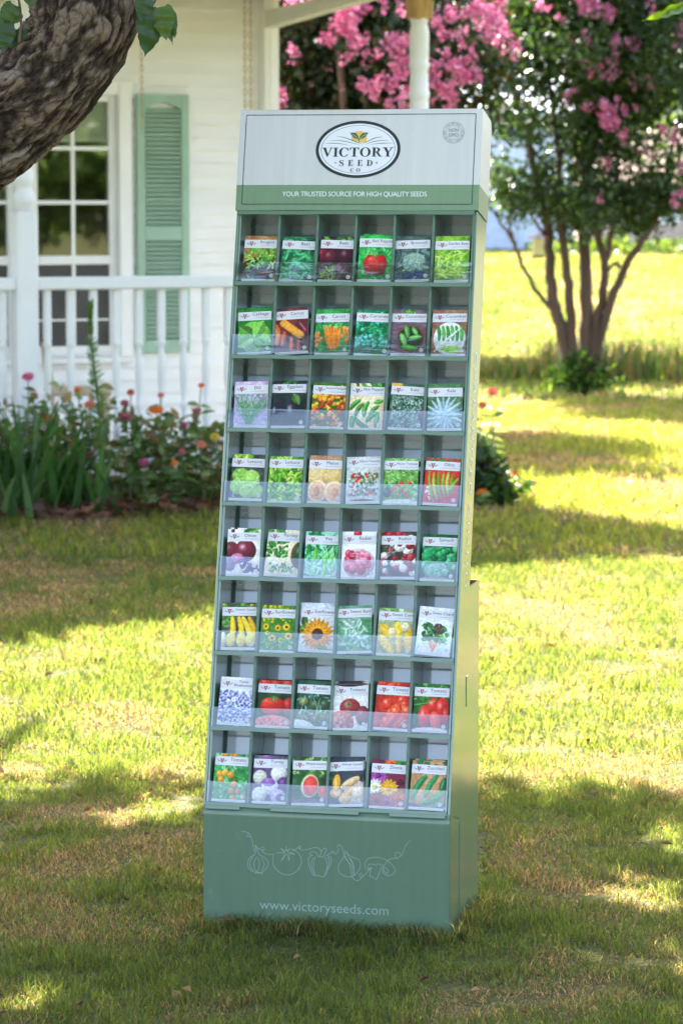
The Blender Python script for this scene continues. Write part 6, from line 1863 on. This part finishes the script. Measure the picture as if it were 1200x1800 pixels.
def a_bluebonnet(s): s.mottle('e8ecf2', 'd8dee8', 2); s.leaves(60, ['4f8a3a', '6fa850', 'a8b840'], (.06, .12), .3, (0, 1, .75, 1.35)); s.dots(240, ['6a6ab4', '7c7cc4', '9aa0d4', '5a589c', 'b4b8de'], (.018, .035), (0, 1, .38, 1.05), .2); s.dots(90, ['6a6ab0', '8084c8'], (.02, .035), (0, 1, 1.0, 1.3), .2)
def a_tombig(s): s.mottle('1f3a1f', '35552a', 4); s.dots(8, ['c8281a', 'e03a24'], (.1, .18), (0, 1, 0, .15)); s.ell(.92, .72, .2, .24, 0, 'c82a1a', .4, .3); s.ell(.46, .74, .36, .26, 0, 'd82a18', .4, .5); s.ell(.3, .64, .16, .12, 0, 'e8442c', .1, .35); s.leaves(6, G1, (.15, .25), .2, (.4, .6, .5, .55)); s.ell(.5, 1.2, .52, .2, 0, 'f08a88', .15, .1); s.dots(20, ['f5b0a8', 'e87070'], (.03, .06), (.1, .9, 1.1, 1.3), 0)
def a_tomdark(s): s.mottle('1f3f2a', '35604a', 5); s.leaves(50, ['4f8a68', '6fae8c', '2f6a48', '88b8a0'], (.1, .2), .35); [s.ell(*p) for p in ((.22, .62, .14, .12, 0, '88904a', .5, .4), (.55, .7, .13, .13, 0, '4f6a3a', .5, .4), (.85, .68, .15, .15, 0, '3f5a38', .5, .4), (.6, 1.1, .14, .13, 0, '5a4a3a', .5, .4), (.85, 1.05, .13, .13, 0, '48603a', .5, .4))]; [s.line([(s.r.random(), .4 + .8 * s.r.random()), (s.r.random(), .4 + .8 * s.r.random())], .016, 'a8c8a8') for _ in range(8)]; s.ell(.1, 1.35, .5, .22, 0, 'e8ece8', .05, 0)
def a_tompurple(s): s.mottle('d8d0c8', 'e8e4de', 2); s.leaf(.5, .05, 1.1, .14, 0, '3a2f30'); s.ell(.48, .72, .30, .26, 0, 'a03a3a', .45, .5); s.daisy(.45, .62, .09, '6f8a3a', '5a6a2f', 5); s.ell(.85, .95, .2, .28, 0, '8a3038', .45, .3); s.ell(.25, 1.1, .36, .28, 20, 'c0453a', .3, .1); s.dots(40, ['d8685a', 'a83028', 'e09080', '882820'], (.03, .07), (.0, .55, .9, 1.33), 0)
def a_tomcherry(s): s.mottle('a82a14', 'c83a1a', 4); s.dots(12, ['d8301a', 'f05a2a'], (.09, .13), (0, 1, 0, .15)); s.dots(20, ['e8401f', 'f05a28', 'd8301a', 'f56a34'], (.12, .17), (0, 1, .5, 1.0), .6); s.dots(16, ['d8381f', 'e85830'], (.12, .17), (0, 1, .95, 1.3), .4); s.pod(.4, 1.25, .6, .95, .2, 'e8482a'); s.pod(.75, 1.25, .95, 1.05, .2, 'c85030')
def a_tomroma(s): s.mottle('1f4a1f', '357030', 4); s.leaves(20, G1, (.15, .3), .4, (0, 1, 0, .5)); [s.ell(*p) for p in ((.55, .62, .18, .24, 10, 'e0301f', .4, .5), (.80, .72, .2, .34, 5, 'd8281a', .4, .5), (.32, .95, .18, .34, 0, 'e83a28', .4, .5), (.65, 1.05, .16, .28, -15, 'f05a48', .35, .4), (.95, .9, .16, .3, 0, 'c82418', .4, .4))]; s.line([(.0, .62), (.35, .55), (.6, .48)], .03, '6fae48'); s.ell(.5, 1.35, .55, .12, 0, 'f0d8d8', .05, 0)
def a_tomyellow(s): s.mottle('2f8a3a', '58b860', 5); s.leaves(70, ['3fa048', '6fc878', '8fdc98', '2a7a30'], (.1, .22), .5, (0, 1, 0, 1.35)); s.dots(5, ['f58a1f'], (.05, .07), (0, 1, .02, .1)); [s.ell(*p) for p in ((.15, .6, .09, .1, 0, 'f5a81f', .3, .5), (.32, .55, .1, .1, 0, 'f8b82a', .3, .5), (.5, .6, .1, .1, 0, 'f09a1f', .3, .5), (.22, .75, .1, .1, 0, 'f5a020', .3, .5), (.62, .85, .09, .09, 0, 'e8901f', .3, .4), (.55, 1.05, .09, .09, 0, 'f0901f', .3, .4), (.75, 1.05, .08, .09, 0, 'e88020', .3, .4), (.6, 1.25, .09, .09, 0, 'f0a030', .3, .4), (.9, 1.2, .08, .08, 0, 'e88a28', .3, .4))]
def a_turnip(s): s.mottle('4a3a5a', '6a5578', 4); s.leaves(8, ['8fb070', '6f9058'], (.1, .2), .5, (0, 1, 0, .2)); [s.ell(*p) for p in ((.4, .05, .2, .12, 0, '8a5a9a', .3, .3), (.75, .5, .24, .22, 0, 'e8e4dc', .3, .3), (.2, .62, .2, .2, 0, 'd8d4c4', .35, .2), (.9, .82, .2, .22, 0, '6a3a7a', .4, .3), (.5, .88, .24, .24, 0, 'e4dcea', .3, .4), (.46, .76, .2, .12, 0, '9a68ac', .2, .2), (.2, 1.12, .22, .22, 0, 'e8e4d8', .3, .3), (.75, 1.15, .22, .2, 0, 'd0b8dc', .3, .3), (.82, 1.2, .13, .13, 0, '7a4a90', .3, .2, 'e0d0ea'))]
def a_watermelon(s): s.mottle('1f3a1a', '3f6a2a', 3); s.leaves(24, ['5f9a3a', '8fc050', 'b8d870'], (.1, .2), .5, (0, 1, 0, .5)); s.ell(.15, .8, .28, .32, 0, '2a5a2a', .4, .2); s.ell(.52, .82, .27, .34, 8, '6fae48', .2, 0); s.ell(.53, .82, .245, .315, 8, 'f0e8c8', .1, 0); s.ell(.54, .82, .22, .29, 8, 'e84a38', .15, .15); s.ell(.92, 1.0, .16, .2, -30, '5f9a40', .2, 0); s.ell(.92, .99, .13, .165, -30, 'e85040', .15, .1); s.leaf(.5, 1.28, 1.3, .22, 0, '6a6068')
def a_winter(s): s.mottle('2a3038', '404850', 3); s.ell(.8, 1.0, .36, .36, 0, 'c8b8b0', .2, 0); s.ell(.22, .98, .19, .14, 0, 'f0a028', .3, .4); s.ell(.24, .98, .11, .08, 0, 'f5d8a0', .2, 0); s.pod(.25, .52, .22, .88, .22, 'f5b020', 0, .4); s.pod(.42, .82, .85, .58, .24, 'e8c088', 0, .4); s.pod(.35, 1.15, .75, .88, .22, 'f0a83a', 0, .4); s.ell(.85, 1.0, .17, .2, 0, 'ecd0a8', .3, .3); s.ell(.48, 1.15, .18, .15, 0, 'f0c078', .3, .2); s.leaves(5, ['c87a2a', '7a4a1a', '3f6a2a'], (.1, .2), .5, (0, .3, .3, .6))
def a_zinnia(s): s.mottle('5a1a3a', '7a2a4a', 4); [s.daisy(*p) for p in ((.2, .45, .26, 'b84aa8', '7a2a78'), (.85, .60, .32, '8a1f3f', '5a1028'), (.55, .1, .2, 'f0701f', 'c84a10'), (.85, .08, .2, '4f9a2a', '2f6a1a'), (.12, .78, .25, 'f4f0ec', 'e8d870'), (.52, .80, .28, 'f5b81f', 'e89a10'), (.82, 1.1, .28, 'e0682a', 'b83a18'), (.5, 1.2, .24, 'c04a8a', '802858'), (.2, 1.15, .25, 'b82a28', '6a1414'))]
def a_zucchini(s): s.mottle('b07a4a', 'c89868', 3); s.leaves(24, G2, (.15, .3), .4, (0, 1, 0, .3)); [s.pod(*p) for p in ((.42, .45, .08, 1.1, .19, '2a8a50', -.08, .5, 'a8e0c0'), (.75, .4, .45, 1.0, .16, '2f8f55', -.06, .5, 'a8e0c0'), (.98, .5, .9, .8, .2, '1f7040', 0, .4, 'a8e0c0'), (.98, .85, .4, 1.22, .19, '38984f', .05, .4, 'b0e8b8'), (1.05, 1.15, .72, 1.28, .2, '48a060', 0, .4, 'b0e8b8'))]; s.leaf(.1, 1.3, .6, .2, 0, '5a5060')

PACKS = [
 [('Arugula', a_arugula, 'a bowl of green leaves'), ('Basil', a_basil, 'broad green leaves'), ('Beet', a_beet, 'dark red roots'), ('Bell Pepper', a_bell, 'a red pepper on green'), ('Broccoli', a_broccoli, 'a grey green head'), ('Garden Bean', a_bean, 'a heap of pale green pods')],
 [('Cabbage', a_cabbage, 'a light green head'), ('Carrot', a_carrotmix, 'orange slices and purple roots'), ('Carrot', a_carrot, 'a bunch of orange roots on green'), ('Coriander', a_coriander, 'small bluish green leaves'), ('Cucumber', a_cucbowl, 'a bowl of small green fruits'), ('Cucumber', a_cucplate, 'a knife across a plate of green fruits')],
 [('Dill', a_dill, 'feathery green on lilac'), ('Eggplant', a_eggplant, 'glossy black fruits'), ('French Marigold', a_marigold, 'orange and yellow blooms'), ('Hot Pepper', a_jalapeno, 'green chillies on pale wood'), ('Kale', a_kale, 'curly grey green leaves'), ('Kale', a_kaleblue, 'a rosette of long bluish leaves')],
 [('Lettuce', a_lettuce1, 'pale green heads on dark soil'), ('Lettuce', a_lettuce2, 'bright yellow green leaves'), ('Melon', a_melon, 'halved orange melons'), ('Micro Tomato', a_micro1, 'a small red fruited plant on grey'), ('Micro Tomato', a_micro2, 'a bushy green plant in a pot'), ('Okra', a_okra, 'green pods on red')],
 [('Onion', a_onion, 'dark red bulbs'), ('Parsley', a_parsley, 'green sprigs on cream'), ('Pea', a_pea, 'pods on pale green'), ('Radish', a_radish1, 'a pink bowl on white'), ('Radish', a_radish2, 'red and white roots'), ('Spinach', a_spinach, 'dark green crinkled leaves')],
 [('Summer Squash', a_squash, 'yellow crookneck fruits'), ('Sunflower', a_sunfield, 'a whole field of blooms'), ('Sunflower', a_sunflower, 'one big orange bloom'), ('Sweet Basil', a_sweetbasil, 'pale grey green leaves'), ('Sweet Corn', a_corn, 'yellow cobs'), ('Swiss Chard', a_chard, 'a leafy bunch on white')],
 [('Texas\nBluebonnet', a_bluebonnet, 'blue flowers'), ('Tomato', a_tombig, 'a beefsteak above pink slices'), ('Tomato', a_tomdark, 'green unripe fruits on the vine'), ('Tomato', a_tompurple, 'purple red fruits on white'), ('Tomato', a_tomcherry, 'a heap of orange red fruits'), ('Tomato', a_tomroma, 'long red plum fruits')],
 [('Tomato', a_tomyellow, 'small yellow orange fruits on green'), ('Turnip', a_turnip, 'white and purple roots'), ('Watermelon', a_watermelon, 'a cut red melon'), ('Winter Squash', a_winter, 'orange and tan gourds on dark grey'), ('Zinnia', a_zinnia, 'purple, yellow and white blooms'), ('Zucchini', a_zucchini, 'long dark green fruits')],
]

def packet_body():
    mb = MB(); n = 10; m = 10; V = []
    for s in (-1, 1):
        for j in range(m + 1):
            for i in range(n + 1):
                u = i / n - .5; v = j / m
                V.append((u * PW, s * (PT / 2 + .0010 * math.cos(u * math.pi) * math.sin(v * math.pi)), v * PH))
    k = (n + 1) * (m + 1); F = []
    for j in range(m):
        for i in range(n):
            a = j * (n + 1) + i
            F.append((a, a + 1, a + n + 2, a + n + 1)); F.append((k + a, k + a + n + 1, k + a + n + 2, k + a + 1))
    for i in range(n):
        F.append((i, k + i, k + i + 1, i + 1)); b = m * (n + 1); F.append((b + i, b + i + 1, k + b + i + 1, k + b + i))
    for j in range(m):
        a = j * (n + 1); F.append((a, a + n + 1, k + a + n + 1, k + a)); a += n; F.append((a, k + a, k + a + n + 1, a + n + 1))
    mb.add(V, F, 0, False)
    return mb.mesh('seed_packet', [M_PACKET])
BODY = packet_body()

def pfront(a, b, d):
    return (a, -PT / 2 - .0003 - .0010 * math.cos(a / PW * math.pi) * math.sin(b / PH * math.pi) - d, b)
def name_band(name, b0, b1, seed):
    rng = np.random.default_rng(seed)
    pr = Print(pfront, .0004, .00004)
    n = 10
    def strip_(y0, y1, m):
        pr.mb.add([pfront((i / n - .5) * PW, y, pr.d) for y in (y0, y1) for i in range(n + 1)], [(i, i + 1, n + 2 + i, n + 1 + i) for i in range(n)], m); pr.d += pr.st
    strip_(b0, b1, 0)
    # wings and V emblem
    cx, cy = -.0232, (b0 + b1) / 2 + .0006
    for s in (-1, 1):
        pr.line(smooth([(cx + s * .0012, cy - .0030), (cx + s * .006, cy - .0022), (cx + s * .0100, cy + .0004), (cx + s * .0126, cy + .0012)]), .0013, 2, True)
        pr.line(smooth([(cx + s * .003, cy - .0006), (cx + s * .007, cy - .0002), (cx + s * .0115, cy + .0022)]), .0010, 2, True)
        pr.poly([(cx + s * .0052, cy + .0048), (cx + s * .0018, cy + .0048), (cx + s * .0002, cy - .0014), (cx, cy - .0050), (cx + s * .0008, cy - .0050)], 1)
    pr.poly([(cx - .0012, cy + .0048), (cx + .0012, cy + .0048), (cx, cy + .0012)], 2)
    pr.poly([(cx - .0022, cy - .0044), (cx + .0022, cy - .0044), (cx, cy - .0066)], 2)
    lines = name.split('\n')
    for i, l in enumerate(lines):
        wmax = .047
        V, F = text_geo(l, 1.0, 1.04, 2)
        sc = min(.0110 if len(lines) == 1 else .0092, wmax / np.ptp(V[:, 0]))
        pr.geo(V, F, .0145, cy + .0018 + (.0042 - .0086 * i if len(lines) > 1 else .0012), sc, sc, 0, 3)
    if len(lines) == 1:
        x = -.002 + .004 * rng.random(); x1 = .030 + .005 * rng.random()
        while x < x1:
            l = .0022 + .004 * rng.random(); pr.line([(x, cy - .0052), (x + l, cy - .0052)], .0011, 4); x += l + .0011
    fp = Print(pfront, .0004, .00004)
    fp.mb.add([pfront((i / n - .5) * PW, y, fp.d) for y in (0, .0062) for i in range(n + 1)], [(i, i + 1, n + 2 + i, n + 1 + i) for i in range(n)], 0); fp.d += fp.st
    band = pr.mb.mesh('name_band', [M_BANDPAPER, M_EMBRED, M_EMBGREY, M_INK2, M_INK3]); pr = fp
    x = -.020
    while x < .020:
        l = .002 + .004 * rng.random(); pr.line([(x, .0030), (x + l, .0030)], .0008, 4); x += l + .0012
    seal = Print(pfront, .0004, .00004)
    seal.disc(PW / 2 - .0088, .0142, .0050, .0050, 0, 24); seal.ring(PW / 2 - .0088, .0142, .0044, .0044, .86, 4, 24); seal.line([(PW / 2 - .0110, .0142), (PW / 2 - .0066, .0142)], .0012, 4)
    MM = [M_BANDPAPER, M_EMBRED, M_EMBGREY, M_INK2, M_INK3]
    return band, pr.mb.mesh('bottom_strip', MM), seal.mb.mesh('round_seal', MM)

prng = np.random.default_rng(900)
BEHIND = {(0, 3), (1, 0), (2, 1), (2, 3), (3, 2), (4, 0), (5, 2), (6, 3), (7, 3), (7, 5)}
for r in range(8):
    for c in range(6):
        name, fn, what = PACKS[r][c]
        seed = r * 10 + c
        a = Art(seed, '808080'); fn(a)
        o = link('seed_packet', BODY)
        flat = name.replace('\n', ' ')
        tag(o, 'seed packet named %s picturing %s' % (flat, what), 'seed packet', 'seed packets in the rack pockets')
        rk = 7 - r
        x = -XI + CP * (c + .5) + .0008 + .0022 * prng.normal() * .6
        t = rk * PITCH_R + .0036 + abs(prng.normal()) * .0020
        tilt = prng.normal() * 1.6
        lean = R(4.5 + 1.2 * prng.normal())
        low = R(tilt)
        M = RM @ TM @ Matrix.Translation((x, .0075 + PT / 2 + .001 * prng.random(), t + abs(math.sin(low)) * PW / 2)) @ Matrix.Rotation(-lean, 4, 'X') @ Matrix.Rotation(low, 4, 'Y') @ Matrix.Rotation(R(1.5 * prng.normal()), 4, 'Z')
        o.matrix_world = M
        pm_ = a.mesh('picture')
        p = link('picture', pm_, o)
        top = .094 + .0015 * prng.normal()
        if flat in ('Swiss Chard', 'Texas Bluebonnet', 'Micro Tomato'): top += .002
        for pn_, pm in zip(('name_band', 'bottom_strip', 'round_seal'), name_band(name, top + .0085 - .0205, top + .0085, seed)): link(pn_, pm, o)
        if (r, c) in BEHIND:      # a second packet of the same kind looks out over the front one
            o2 = o.copy(); C.objects.link(o2)
            o2.matrix_world = M @ Matrix.Translation((.0006 + .0016 * prng.normal(), .0075, .0030 + .0022 * prng.random())) @ Matrix.Rotation(R(1.4 * prng.normal()), 4, 'Y')
            o2['label'] = 'rear %s seed packet peeping over the front one in its pocket' % flat
            for ch in list(o.children):
                k_ = ch.copy(); C.objects.link(k_); k_.parent = o2
